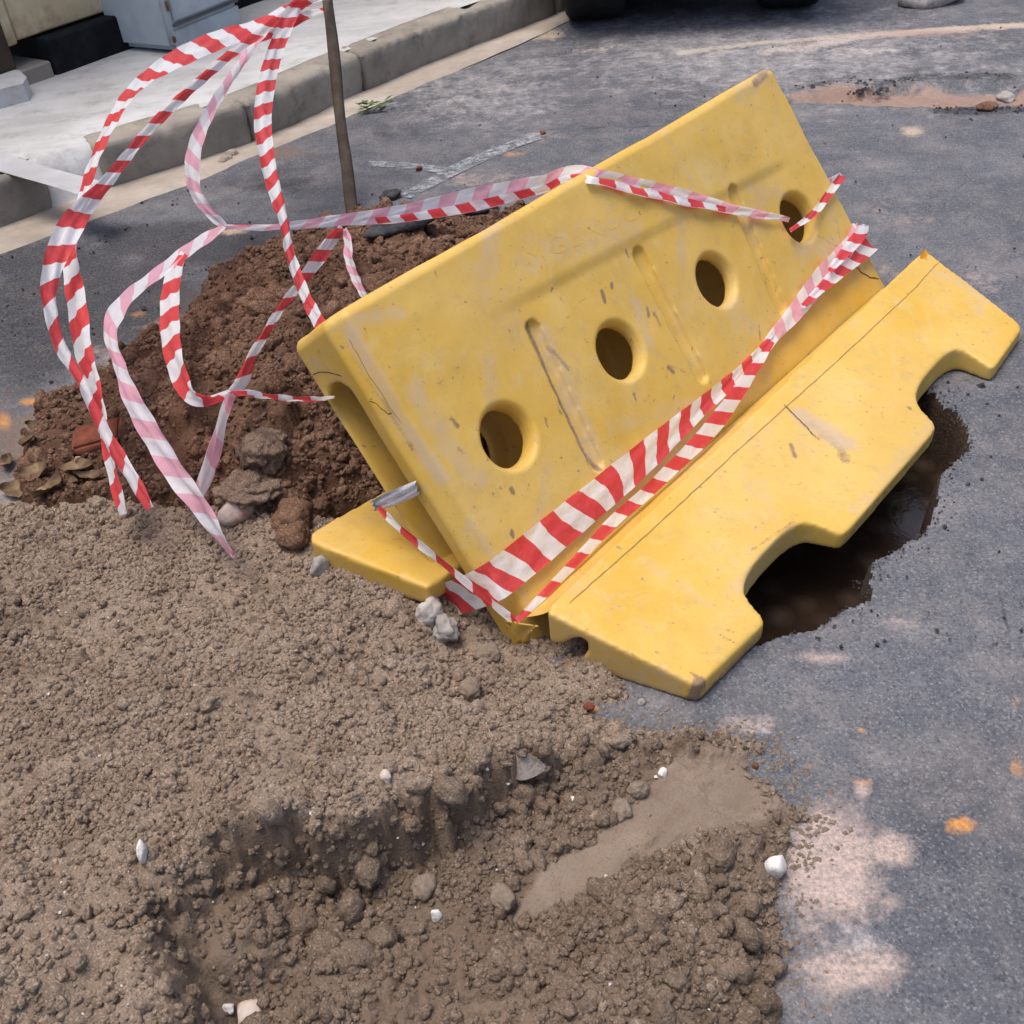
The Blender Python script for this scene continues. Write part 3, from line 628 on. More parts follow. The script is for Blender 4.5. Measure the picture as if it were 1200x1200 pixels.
def hit(p):
    """first real surface the ray through that photo pixel meets"""
    v = ray(p); t = .5
    while t < 9:
        q = CAMP + v * t
        if q[2] < .5 and q[2] <= surf(q[0], q[1]):
            lo, hi = t - .02, t
            for _ in range(7):
                m = (lo + hi) / 2; q = CAMP + v * m
                if q[2] <= surf(q[0], q[1]): hi = m
                else: lo = m
            return CAMP + v * hi
        t += .02
    return at(p)

# ------------------------------------------------------------------ kerb, gutter, pavement
ZK = .14
def off(P, d):      # offset a ground polyline to its left by d
    P = [np.asarray(p)[:2] for p in P]; out = []
    for i in range(len(P)):
        e = P[min(i + 1, len(P) - 1)] - P[max(i - 1, 0)]; e = e / np.linalg.norm(e); out.append(P[i] + d * np.array([-e[1], e[0]]))
    return out
base_px = [(-160, 322), (0, 271), (75, 243), (130, 224), (180, 208), (230, 193), (301, 170), (338, 154), (405, 121), (450, 102), (500, 80), (560, 56), (620, 33), (665, 14)]
KB = [at(p)[:2] for p in base_px]
e = np.array([.70, .714]); KB.append(KB[-1] + e * 1.5); KB.append(KB[-1] + e * 12); KB.insert(0, KB[0] + (KB[0] - KB[1]) / np.linalg.norm(KB[0] - KB[1]) * 8)
gut_px = [(-160, 352), (0, 299), (75, 272), (130, 251), (180, 232), (245, 208), (301, 183), (338, 168), (405, 141), (450, 121), (500, 99), (560, 74), (640, 38), (690, 14)]
GE = [at(p)[:2] for p in gut_px]
GE.append(GE[-1] + e * 1.5); GE.append(GE[-1] + e * 12); GE.insert(0, GE[0] + (GE[0] - GE[1]) / np.linalg.norm(GE[0] - GE[1]) * 8)
def resample(P, step):
    P = np.array(P); seg = np.linalg.norm(np.diff(P, axis=0), axis=1); s = np.concatenate([[0], np.cumsum(seg)])
    n = max(2, int(s[-1] / step)); t = np.linspace(0, s[-1], n); return np.stack([np.interp(t, s, P[:, k]) for k in (0, 1)], 1), t
def strip_mesh(name, Ls, Rs, zf, mat, nac=8, jitter=0., seed=0):
    n = len(Ls); V = []; Fc = []
    for i in range(n):
        for j in range(nac + 1):
            q = Ls[i] * (1 - j / nac) + Rs[i] * (j / nac); V.append((q[0], q[1], 0))
    V = np.array(V); edge = np.tile(np.abs(np.linspace(-1, 1, nac + 1)), n)
    V[:, 2] = zf(V[:, 0], V[:, 1], edge)
    for i in range(n - 1):
        for j in range(nac):
            a = i * (nac + 1) + j; Fc.append((a, a + 1, a + nac + 2, a + nac + 1))
    return mesh(name, V, Fc, mat)
kb, tt = resample(KB, .04); 
ge = np.stack([np.interp(np.linspace(0, 1, len(kb)), np.linspace(0, 1, len(resample(GE, .04)[0])), resample(GE, .04)[0][:, k]) for k in (0, 1)], 1)
# pair each kerb point with the nearest gutter-edge point
gr, _ = resample(GE, .02)
ge = np.array([gr[np.argmin(((gr - q) ** 2).sum(1))] for q in kb])
ge = ge + (fbm(ge[:, 0], ge[:, 1], 5, 3, 7) * .02)[:, None]
gut = strip_mesh('gutter', [q + .03 * np.array([-.71, .70]) for q in kb], list(ge), lambda x, y, ed: .010 - .006 * (ed > .99) + fbm(x, y, 9, 3, 15) * .003 - (ed > .99) * .002, M_gut, 8)
tag(gut, kind='structure')
back = np.array(off(kb, .09)); far = np.array(off(kb, 1.75))
far = back + (np.array([-.70, .714])) * 1.0 * 0 + (far - back)
DR = [at(p, .125)[:2] for p in ((-260, 100), (0, 176), (60, 195), (126, 212), (112, 246), (60, 262), (0, 250), (-260, 200))]
pav = strip_mesh('pavement', list(back), list(back + np.array([-.70, .714]) * 6.0), lambda x, y, ed: ZK - .002 + fbm(x, y, 3, 4, 25) * .0022, M_pave, 200)
tag(pav, kind='structure')
kerb = thing('kerb', (*KB[8], 0), kind='structure')
def near_t(p): q = at(p)[:2]; return tt[np.argmin(((kb - q) ** 2).sum(1))]
cuts = [0, near_t((-60, 290)) - .9, near_t((-60, 290)), near_t((72, 245)), None, near_t((131, 223)), near_t((305, 168)), near_t((437, 108)), near_t((665, 14)) - .05]
while cuts[-1] < tt[-1] - 1: cuts.append(cuts[-1] + .95)
def kerb_stone(t0, t1, seed, zs=1.):
    ts = np.linspace(t0 + .006, t1 - .006, max(6, int((t1 - t0) / .012)))
    prof = [(0.010, -.02), (.008, .02), (.006, .05), (.005, .08), (.005, .105), (.007, .124), (.013, .136), (.028, .1415), (.06, .1425), (.10, .1425), (.130, .142), (.135, .13), (.135, -.02)]
    V = []; Fc = []; n = len(prof)
    c0 = np.array([np.interp(ts, tt, kb[:, k]) for k in (0, 1)]).T; nrm = np.array(off(c0, 1.)) - c0
    for i, t in enumerate(ts):
        e_ = min(t - ts[0], ts[-1] - t); rr = max(0, 1 - e_ / .016) ** 2 * .012
        for (o_, z_) in prof:
            V.append((*(c0[i] + nrm[i] * o_), z_ - rr * (z_ > .1) ))
            if z_ < .125 and o_ < .03: V[-1] = (*(c0[i] + nrm[i] * (o_ + rr)), z_)
    V = np.array(V); V[:, 2] *= zs
    dn = fbm(V[:, 0] * 1.0 + V[:, 2], V[:, 1] - V[:, 2], 16, 4, seed) * .009 + fbm(V[:, 0] + V[:, 2] * 2, V[:, 1], 55, 3, seed + 3) * .005
    chip = np.clip(fbm(V[:, 0], V[:, 1], 7, 3, seed + 9) - .25, 0, 1) * .06 * (V[:, 2] > .1)
    V[:, 0] += dn * .7; V[:, 1] -= dn * .7; V[:, 2] += dn * .5 - chip
    for i in range(len(ts) - 1):
        for j in range(n - 1): a = i * n + j; Fc.append((a, a + n, a + n + 1, a + 1))
    Fc.append(list(range(n))); Fc.append([(len(ts) - 1) * n + j for j in range(n)][::-1])
    mesh('kerb_stone', V, Fc, M_kerb, kerb)
for i in range(len(cuts) - 1):
    if cuts[i] is None or cuts[i + 1] is None: continue
    kerb_stone(cuts[i], cuts[i + 1], 200 + i)
# drain channel running out through the gap in the kerb
def sheet(name, px, z, mat, thick=.02, parent=None, kind=None):
    P = [at(p, z) for p in px]; n = len(P); V = P + [q - np.array([0, 0, thick]) for q in P]
    Fc = [list(range(n))] + [(i, i + n, (i + 1) % n + n, (i + 1) % n) for i in range(n)]
    bm = bmesh.new(); vs_ = [bm.verts.new(tuple(q)) for q in V]
    for f in Fc: bm.faces.new([vs_[i] for i in f])
    o = bm_obj(name, bm, mat, parent)
    if kind: tag(o, kind=kind)
    return o
def chan():
    k0 = int(np.argmin(np.abs(tt - cuts[3]))) - 2; k1 = int(np.argmin(np.abs(tt - cuts[5]))) + 2; V = []; Fc = []; prof = [(-.01, .0), (.008, .03), (.018, .08), (.035, .115), (.06, .135), (.085, .1398), (.12, .1402), (.20, .1402)]
    for k in range(k0, k1 + 1):
        n_ = np.array(off(kb, 1.))[k] - kb[k]; t = min(1, max(0, (k - k0 - 2) / max(1, k1 - k0 - 4))); dip = .03 * math.sin(math.pi * t)
        ext = .035 if (k < k0 + 2 or k > k1 - 2) else 0.
        for o_, z_ in prof: V.append((*(kb[k] + n_ * (o_ + ext)), z_ - ext * .3 - dip * (o_ < .055) * min(1, z_ / .05)))
    m_ = len(prof)
    for k in range(k1 - k0):
        for j_ in range(m_ - 1): a = k * m_ + j_; Fc.append((a, a + m_, a + m_ + 1, a + 1))
    tag(mesh('drain_outlet', V, Fc, M_pave), kind='structure')
    A_ = [at(p, .1435) for p in ((-200, 118), (0, 178), (60, 197), (121, 213))]; B_ = [at(p, .1435) for p in ((-200, 142), (0, 196), (58, 213), (102, 226))]; C_ = [at(p, .1425) for p in ((-200, 147), (0, 201), (57, 217), (99, 230))]
    V = []; Fc = []
    for a, b, c in zip(A_, B_, C_):
        for k in range(5): V.append(a * (1 - k / 4) + b * (k / 4) - np.array([0, 0, .0004]) * math.sin(math.pi * k / 4))
        V.append(c)
    for i in range(3):
        for k in range(5): q = i * 6 + k; Fc.append((q, q + 1, q + 7, q + 6))
    tag(mesh('drain_channel', V, Fc, M_chan, smooth=False), kind='structure')
chan()
# faded paint angle on the road
def painted(bars):
    V = []; Fc = []; lift = .0026
    for k, (l, r) in enumerate(bars):
        L2 = catmull(np.array([at(p) for p in l]), 14); R2 = catmull(np.array([at(p) for p in r]), 14); b = len(V); m_ = 4
        for i in range(len(L2)):
            jit = fbm(L2[i:i + 1, 0], L2[i:i + 1, 1], 40, 3, 33)[0] * .02
            for j in range(m_ + 1):
                q = L2[i] * (1 - j / m_) + R2[i] * (j / m_) + (L2[i] - R2[i]) * jit; q[2] = und_z(q[0:1], q[1:2])[0] + lift + .0008 * k; V.append(q)
        for i in range(len(L2) - 1):
            for j in range(m_): a = b + i * (m_ + 1) + j; Fc.append((a, a + 1, a + m_ + 2, a + m_ + 1))
    tag(mesh('road_marking', V, Fc, M_paint), kind='structure')
painted([([(433, 190), (480, 191), (528, 197)], [(431, 196), (480, 198), (520, 204)]), ([(466, 231), (530, 194), (590, 170), (634, 157)], [(482, 233), (545, 200), (600, 176), (634, 164)])])

# ------------------------------------------------------------------ barrier
def evaluated(o):
    dg = bpy.context.evaluated_depsgraph_get(); dg.update()
    me = bpy.data.meshes.new_from_object(o.evaluated_get(dg)); return me
def tmp_obj(bm, name='tmp'):
    bmesh.ops.recalc_face_normals(bm, faces=bm.faces)
    me = bpy.data.meshes.new(name); bm.to_mesh(me); bm.free(); o = bpy.data.objects.new(name, me); COL.objects.link(o); return o
def cut_and_mould(body, cutters, voxel, smooth_it):
    for c in cutters:
        m = body.modifiers.new('b', 'BOOLEAN'); m.operation = 'DIFFERENCE'; m.solver = 'EXACT'; m.object = c
    m = body.modifiers.new('r', 'REMESH'); m.mode = 'VOXEL'; m.voxel_size = voxel; m.adaptivity = 0
    m = body.modifiers.new('s', 'SMOOTH'); m.factor = .5; m.iterations = smooth_it
    me = evaluated(body)
    for o in [body] + cutters: bpy.data.objects.remove(o)
    n = len(me.vertices); co = np.empty(n * 3, np.float32); me.vertices.foreach_get('co', co)
    return me, co.reshape(-1, 3).astype(float)
def prism(poly, w0, w1, f=lambda a, b, w: (a, b, w)):
    bm = bmesh.new(); n = len(poly)
    lo = [bm.verts.new(f(p[0], p[1], w0)) for p in poly]; hi = [bm.verts.new(f(p[0], p[1], w1)) for p in poly]
    bm.faces.new(lo[::-1]); bm.faces.new(hi)
    for i in range(n): bm.faces.new((lo[i], lo[(i + 1) % n], hi[(i + 1) % n], hi[i]))
    return bm
BB = np.array([.30, 1.62, 0.])
barrier = thing('plastic_barrier', BB, 'broken yellow plastic road barrier with four round holes, tipped back beside the pit', 'road barrier')
# --- wall (local u along, v up the face, w out of the face)
def wcorner(p): return wall_uv(p)
tl = np.array([-.005, WHH]); tr = wcorner((905, 75)); br = np.array([WL, -.03]); bl = np.array([0., -.06])
ch = .030
bm = bmesh.new()
sec = [(ch * .9, 0.), (0., -ch), (0., -WT + .02), (.02, -WT)]       # near end section in (u, w)
secf = [(WL - .012, 0.), (WL, -.012), (WL, -WT + .02), (WL - .02, -WT)]
rows = []
for v_, sc, inset in ((-.07, 1., 0), (WHH - .012, 1., 0), (WHH - .002, .9, .006), (WHH, .82, .014)):
    ring = []
    for k, (u, w) in enumerate(sec + secf[::-1]):
        uu = u
        if u > .6: uu = u + (tr[0] - WL) * np.clip(v_ / WHH, 0, 1)
        uu = uu + (inset if u < .6 else -inset)
        ww = -WT / 2 + (w + WT / 2) * sc
        ring.append(bm.verts.new((uu, v_, ww)))
    rows.append(ring)
n = len(rows[0])
for a, b in zip(rows[:-1], rows[1:]):
    for i in range(n): bm.faces.new((a[i], a[(i + 1) % n], b[(i + 1) % n], b[i]))
bm.faces.new(rows[0][::-1]); bm.faces.new(rows[-1])
wallb = tmp_obj(bm)
cut = []
holes = [wall_uv(p) for p in [(597, 511), (730, 410), (843, 327), (939, 254)]]
def cone(c, prof, seg=40):
    bm = bmesh.new(); rr = []
    for r_, w in prof: rr.append([bm.verts.new((c[0] + r_ * math.cos(2 * math.pi * k / seg), c[1] + r_ * math.sin(2 * math.pi * k / seg), w)) for k in range(seg)])
    for a, b in zip(rr[:-1], rr[1:]):
        for k in range(seg): bm.faces.new((a[k], a[(k + 1) % seg], b[(k + 1) % seg], b[k]))
    bm.faces.new(rr[0][::-1]); bm.faces.new(rr[-1]); return tmp_obj(bm)
HR = .056
for k, c in enumerate(holes): cut.append(cone(c, [(.105 if k == 3 else .062, -WT - .02), (.105 if k == 3 else .062, -WT + .016), (.098, -WT + .020), (.105, -.06), (.09, -.040), (HR - .007, -.034), (HR - .006, -.016), (HR - .001, -.004), (HR + .004, 0), (HR + .012, .02)]))
for a, b in (((622, 374), (706, 552)), ((747, 288), (828, 448)), ((858, 216), (922, 368))):
    A_ = wall_uv(a); B_ = wall_uv(b); d_ = (A_ - B_) / np.linalg.norm(A_ - B_); s_ = np.array([-d_[1], d_[0]]); r_ = .0165
    A_ = A_ - d_ * r_; B_ = B_ + d_ * r_
    po = [A_ + r_ * (math.cos(t) * (-s_) + math.sin(t) * d_) for t in np.linspace(0, math.pi, 9)] + [B_ + r_ * (math.cos(t) * s_ - math.sin(t) * d_) for t in np.linspace(0, math.pi, 9)]
    cut.append(tmp_obj(prism(po, -.011, .03)))
# connector slot in the near end: unprojected on the end plane
def end_vw(p): q = onp(p, WV, wl_) - WV; return np.array([q @ wup, q @ wn_])
sl_t = end_vw((402, 442)); sl_l = end_vw((412, 522)); sl_r = end_vw((458, 522))
wc = (sl_l[1] + sl_r[1]) / 2; hw = abs(sl_l[1] - sl_r[1]) / 2
wc = min(max(wc, -WT * .62), -WT * .42); hw = min(max(hw, .024), .036)
po = [(-.2, wc - hw), (-.2, wc + hw)] + [(sl_t[0] - hw + hw * math.sin(t), wc + hw * math.cos(t)) for t in np.linspace(0, math.pi, 13)]
cut.append(tmp_obj(prism(po, -.05, .075, lambda v, w, u: (u, v, w))))
po2 = [(-.2, wc - hw * .5), (-.2, wc + hw * .5)] + [(sl_t[0] - hw + hw * .5 * math.sin(t), wc + hw * .5 * math.cos(t)) for t in np.linspace(0, math.pi, 13)]
cut.append(tmp_obj(prism(po2, .06, .10, lambda v, w, u: (u, v, w))))
# broken bite at the lower far corner
bk = [wall_uv(p) for p in [(1003, 300), (1018, 318), (1030, 322), (1052, 334), (1062, 352), (1040, 352), (1010, 320)]]
me, co = cut_and_mould(wallb, cut, .0042, 5)
u, v, w = co.T
# soft dents, recessed lower field, mould wobble
frontf = sstep(-.03, -.006, w)
pa = wall_uv((640, 332)); pb = wall_uv((872, 212)); dirv = (pb - pa) / np.linalg.norm(pb - pa); nv = np.array([-dirv[1], dirv[0]])
below = -((u - pa[0]) * nv[0] + (v - pa[1]) * nv[1])
rec = sstep(-.008, .02, below) * sstep(.22, .40, u) * sstep(WL - .10, WL - .2, u)
w2 = w - frontf * rec * .005
wob = fbm(u + v * .3, v - u * .2, 4.5, 3, 301) * .0045 + fbm(u, v, 14, 3, 302) * .0012
co[:, 2] = w2 + wob * np.where(w > -WT * .5, 1, -.6)
co[:, 1] += sstep(WHH - .06, WHH, v) * fbm(u, w * 4, 3.2, 3, 305) * .006
scuff = np.zeros(len(co)); grime = np.zeros(len(co))
def sc(arr, pts, wd, s, fx=wall_uv, uu=None, vv=None):
    P = [fx(p) for p in pts]; return np.maximum(arr, s * np.clip(1.3 - line_d(uu, vv, P) / wd, 0, 1))
for pts, wd, s in [([(622, 378), (640, 420), (655, 455)], .006, .9), ([(655, 455), (672, 490), (690, 530), (706, 548)], .007, 1.), ([(645, 405), (668, 432)], .005, .8), ([(735, 292), (738, 300)], .004, .8),
                   ([(708, 340), (711, 352)], .006, 1.), ([(719, 331), (719, 336)], .005, .9), ([(784, 430), (790, 436)], .006, .9), ([(745, 460), (748, 468)], .004, .8), ([(600, 573), (602, 577)], .006, 1.), ([(600, 622), (601, 628)], .006, .9), ([(586, 571), (588, 574)], .004, .7),
                   ([(412, 402), (428, 432), (455, 470), (490, 525)], .004, .85), ([(425, 425), (432, 440)], .006, 1.), ([(885, 98), (897, 86)], .012, .95), ([(895, 85), (905, 78)], .006, .7), ([(690, 535), (720, 512)], .004, .4), ([(528, 490), (536, 500)], .006, .8), ([(537, 526), (540, 528)], .005, .8),
                   ([(655, 478), (660, 485)], .004, .8), ([(960, 275), (985, 290)], .006, .5), ([(760, 360), (762, 370)], .005, .7), ([(640, 490), (642, 500)], .004, .7), ([(768, 366), (775, 380)], .006, .6)]:
    scuff = sc(scuff, pts, wd, s * 1., wall_uv, u, v)
for pts, wd, s in [([(410, 385), (470, 495), (520, 560)], .02, .75), ([(640, 390), (700, 530)], .03, .6), ([(420, 372), (470, 368)], .02, .6), ([(620, 300), (740, 265)], .05, .5), ([(560, 330), (600, 380)], .06, .4), ([(940, 290), (1000, 290)], .04, .6), ([(720, 500), (830, 470)], .03, .45), ([(520, 520), (560, 560)], .03, .6),
                   ([(680, 620), (900, 440)], .03, .5), ([(870, 110), (900, 85)], .03, .5), ([(555, 690), (640, 650)], .025, .5), ([(930, 120), (1010, 250)], .03, .4)]:
    grime = sc(grime, pts, wd, s, wall_uv, u, v)
gw = random.Random(77)
for k in range(34):
    a_ = (gw.uniform(.03, WL - .05), gw.uniform(.02, WHH - .03)); th = gw.gauss(1.1, .7); L_ = gw.choice([.004, .008, .015, .03, .05]); b_ = (a_[0] + L_ * math.cos(th), a_[1] + L_ * math.sin(th))
    scuff = np.maximum(scuff, gw.uniform(.25, .6) * np.clip(1.3 - line_d(u, v, [a_, b_]) / gw.uniform(.0018, .0045), 0, 1))
for k in range(26):
    a_ = (gw.uniform(.0, WL), gw.uniform(.0, WHH)); th = gw.gauss(1.1, .8); L_ = gw.uniform(.03, .16); b_ = (a_[0] + L_ * math.cos(th), a_[1] + L_ * math.sin(th))
    grime = np.maximum(grime, gw.uniform(.3, .6) * np.clip(1.3 - line_d(u, v, [a_, b_]) / gw.uniform(.012, .035), 0, 1))
scuff *= frontf; grime *= frontf
endm = sstep(.012, .0, u)
grime = np.maximum(grime, endm * np.clip(fbm(v * 2, w * 2, 14, 3, 311) + .1, 0, 1) * .8)
Wd = WV + co[:, :1] * wl_ + co[:, 1:2] * wup + co[:, 2:3] * wn_ - BB
me.vertices.foreach_set('co', Wd.astype(np.float32).ravel()); me.update()
me.polygons.foreach_set('use_smooth', [True] * len(me.polygons)); me.materials.clear()
wall = link_mesh('wall_panel', me, M_yel, barrier); set_attr(wall, 'scuff', scuff); set_attr(wall, 'grime', grime)
# --- front foot: outline measured on its own top plane, extruded down to the road
def arc(a, c, b, k=5, t=.5):      # rounded corner between a and b through c
    a, b, c = map(np.asarray, (a, b, c)); a2 = c + (a - c) * t; b2 = c + (b - c) * t
    return [(1 - s) ** 2 * a2 + 2 * s * (1 - s) * c + s * s * b2 for s in np.linspace(0, 1, k)]
fo_px = [(637, 715), (818, 806), (898, 728), (860, 684), (934, 607), (988, 629), (1099, 500), (1064, 462), (1118, 402), (1164, 433), (1200, 381), (1083, 292)]
FO = [foot_uv(p) for p in fo_px]
po = []
rd = {0: .03, 1: .06, 2: .11, 3: .46, 4: .36, 5: .11, 6: .11, 7: .46, 8: .36, 9: .11, 10: .1, 11: .04}
for i in range(len(FO)): po += arc(FO[i - 1], FO[i], FO[(i + 1) % len(FO)], 6, rd[i])
bm = bmesh.new(); n = len(po)
hi = [bm.verts.new(tuple(foot_P(p[0], p[1]) - BB)) for p in po]
lo = []
for p in po:
    q = foot_P(p[0], p[1]); lo.append(bm.verts.new((q[0] - BB[0], q[1] - BB[1], .004)))
bm.faces.new(hi); bm.faces.new(lo[::-1])
for i in range(n): bm.faces.new((lo[i], lo[(i + 1) % n], hi[(i + 1) % n], hi[i]))
footb = tmp_obj(bm)
# torn hollow at the inner near end, and the hollow underside
ip = foot_P(0, .2511); tpx = [(600, 738), (634, 744), (648, 752), (655, 754), (663, 750), (673, 749), (680, 755), (680, 766), (674, 776), (668, 800), (590, 800)]
pl_P = foot_P(.0, 0); tear = [onp(p, foot_P(*FO[0]), fl_) - BB for p in tpx]
bm = bmesh.new(); a_ = [bm.verts.new(tuple(q - fl_ * .05)) for q in tear]; b_ = [bm.verts.new(tuple(q + fl_ * .08 - np.array([0, 0, .016]))) for q in tear]
bm.faces.new(a_[::-1]); bm.faces.new(b_)
for i in range(len(tear)): bm.faces.new((a_[i], a_[(i + 1) % len(tear)], b_[(i + 1) % len(tear)], b_[i]))
tearo = tmp_obj(bm)
me, co = cut_and_mould(footb, [tearo], .0042, 5)
q = co + BB - FP; u = q @ fl_; v = q @ fi_; w = q @ fn_
co += np.outer(fbm(u, v, 5, 3, 401) * .004 * sstep(-.03, 0, w), fn_)
scuff = np.zeros(len(co)); grime = np.zeros(len(co))
for pts, wd, s in [([(920, 475), (945, 500), (960, 515)], .003, .9), ([(950, 495), (985, 525), (990, 540)], .016, .6), ([(927, 520), (932, 535)], .006, .8), ([(1064, 478), (1066, 479)], .006, .8), ([(820, 800), (812, 815)], .012, 1.), ([(900, 733), (830, 805)], .006, .6), ([(810, 790), (828, 800)], .004, .7), ([(845, 745), (862, 755)], .003, .7), ([(850, 738), (860, 742)], .003, .6),
                   ([(988, 634), (1096, 506)], .004, .5), ([(880, 645), (930, 612)], .005, .5), ([(1020, 610), (1023, 611)], .004, .6), ([(885, 680), (915, 645)], .004, .5), ([(1190, 370), (1165, 350)], .006, .5), ([(725, 640), (728, 642)], .005, .7)]:
    scuff = sc(scuff, pts, wd, s, foot_uv, u, v)
gw = random.Random(78)
for k in range(24):
    a_ = (gw.uniform(.02, 1.28), gw.uniform(.01, .24)); th = gw.gauss(.6, .9); L_ = gw.choice([.003, .006, .012, .03, .06]); b_ = (a_[0] + L_ * math.cos(th), a_[1] + L_ * math.sin(th))
    scuff = np.maximum(scuff, gw.uniform(.22, .5) * np.clip(1.3 - line_d(u, v, [a_, b_]) / gw.uniform(.0015, .004), 0, 1))
for k in range(22):
    a_ = (gw.uniform(.0, 1.3), gw.uniform(.0, .25)); th = gw.gauss(.6, .9); L_ = gw.uniform(.03, .14); b_ = (a_[0] + L_ * math.cos(th), a_[1] + L_ * math.sin(th))
    grime = np.maximum(grime, gw.uniform(.25, .5) * np.clip(1.3 - line_d(u, v, [a_, b_]) / gw.uniform(.01, .03), 0, 1))
for pts, wd, s in [([(940, 485), (990, 520)], .03, .9), ([(930, 620), (860, 690)], .02, .5), ([(1000, 600), (1090, 500)], .02, .45), ([(640, 720), (700, 750), (800, 800)], .012, .5), ([(880, 560), (900, 600)], .04, .45), ([(1100, 320), (1180, 360)], .03, .5)]:
    grime = sc(grime, pts, wd, s, foot_uv, u, v)
me.vertices.foreach_set('co', co.astype(np.float32).ravel()); me.update()
me.polygons.foreach_set('use_smooth', [True] * len(me.polygons)); me.materials.clear()
foot = link_mesh('base_foot', me, M_yel, barrier); set_attr(foot, 'scuff', scuff); set_attr(foot, 'grime', grime)
foot['label'] = 'front foot of the barrier with two notches, spanning the hole'
V = []; Fc = []; nu, nv = 60, 7
for i in range(nu + 1):
    u_ = .004 + (1.285 - .004) * i / nu; a = foot_P(u_, .238, -.003) + 0; c = foot_P(u_, .254, -.05); b = wall_P(u_, .004, .002)
    for j in range(nv + 1):
        t = j / nv; V.append((1 - t) ** 2 * a + 2 * t * (1 - t) * c + t * t * b)
for i in range(nu):
    for j in range(nv): q = i * (nv + 1) + j; Fc.append((q, q + nv + 1, q + nv + 2, q + 1))
web = mesh('web', V, Fc, M_yel, barrier); set_attr(web, 'scuff', np.zeros(len(V))); set_attr(web, 'grime', np.zeros(len(V)) + .3)
# --- rear foot half buried between the heaps
P1 = at((351, 630), .066); P2 = at((501, 688), .052); P3 = at((441, 580), .07); 
def pix(P):
    d = P - CAMP; return np.array([600 + FPX * (d @ rgt) / (d @ fwd), 600 - FPX * (d @ upv) / (d @ fwd)])
ks = np.linspace(-.6, .4, 201); sl = [(lambda d: d[1] / d[0])(pix(P1 + .2 * (wl_ + np.array([0, 0, k]))) - pix(P1)) for k in ks]
eo = wl_ + np.array([0, 0, ks[int(np.argmin(np.abs(np.array(sl) + .56)))]]); eo /= np.linalg.norm(eo); ei = P2 - P1; Lr = .45
bm = bmesh.new()
c4 = [P1, P2, P2 + eo * Lr + np.array([0, 0, .0]), P1 + eo * Lr]
# round the outer near corner
e1 = ei / np.linalg.norm(ei)
top = [P1 + eo * .05, P1 + eo * .02 + e1 * .004, P1 + e1 * .02 + eo * .004, P1 + e1 * .05] + [P2, c4[2], c4[3]]
dz = np.array([0, 0, -.075])
hi = [bm.verts.new(tuple(q - BB)) for q in top]; lo = [bm.verts.new(tuple(q + dz - BB)) for q in top]
bm.faces.new(hi); bm.faces.new(lo[::-1])
for i in range(len(top)): bm.faces.new((lo[i], lo[(i + 1) % len(top)], hi[(i + 1) % len(top)], hi[i]))
rf = tmp_obj(bm)
nb_ = np.cross(ei, eo); nb_ /= np.linalg.norm(nb_); nb_ = nb_ if nb_[2] > 0 else -nb_
bm = bmesh.new(); hq = [P2 - e1 * .07 - np.array([0, 0, .055]), P2 + e1 * .04 - np.array([0, 0, .03]), P2 + e1 * .04 - np.array([0, 0, .12]), P2 - e1 * .07 - np.array([0, 0, .12])]
a_ = [bm.verts.new(tuple(q - eo * .05 - BB)) for q in hq]; b_ = [bm.verts.new(tuple(q + eo * .1 - BB)) for q in hq]
bm.faces.new(a_[::-1]); bm.faces.new(b_)
for i in range(4): bm.faces.new((a_[i], a_[(i + 1) % 4], b_[(i + 1) % 4], b_[i]))
me, co = cut_and_mould(rf, [tmp_obj(bm)], .005, 5)
me.vertices.foreach_set('co', co.astype(np.float32).ravel()); me.update()
me.polygons.foreach_set('use_smooth', [True] * len(me.polygons)); me.materials.clear()
rfo = link_mesh('base_foot', me, M_yel, barrier); set_attr(rfo, 'scuff', np.zeros(len(co)))
zz = co[:, 2]; set_attr(rfo, 'grime', np.clip((.045 - zz) / .04, 0, 1) * .6)
rfo['label'] = 'rear foot of the barrier lying on the earth'
def flap(pts, curl, label=None):
    P = [p - BB for p in pts]; V = []; Fc = []; n = 7
    for i in range(n + 1):
        for j in range(n + 1):
            a, b = i / n, j / n; q = (P[0] * (1 - a) + P[1] * a) * (1 - b) + (P[3] * (1 - a) + P[2] * a) * b
            V.append(q + np.array([0, 0, curl]) * math.sin(math.pi * b) + rgt * .003 * math.sin(9 * a + 5 * b))
    for i in range(n):
        for j in range(n): a = i * (n + 1) + j; Fc.append((a, a + 1, a + n + 2, a + n + 1))
    m = len(V); V += [v - np.array([0, 0, .004]) for v in V]; Fc += [tuple(k + m for k in f[::-1]) for f in Fc[:]]
    rim = [i * (n + 1) for i in range(n + 1)] + [n * (n + 1) + j for j in range(1, n + 1)] + [i * (n + 1) + n for i in range(n - 1, -1, -1)] + [j for j in range(n - 1, 0, -1)]
    for k in range(len(rim)): a, b = rim[k], rim[(k + 1) % len(rim)]; Fc.append((a, b, b + m, a + m))
    o = mesh('torn_flap', np.array(V) + BB, Fc, M_yel, barrier); set_attr(o, 'scuff', np.zeros(len(V))); set_attr(o, 'grime', np.zeros(len(V)) + .35)
flap([at((592, 727), .035), at((630, 733), .05), at((618, 752), -.005), at((606, 752), -.008)], .006)
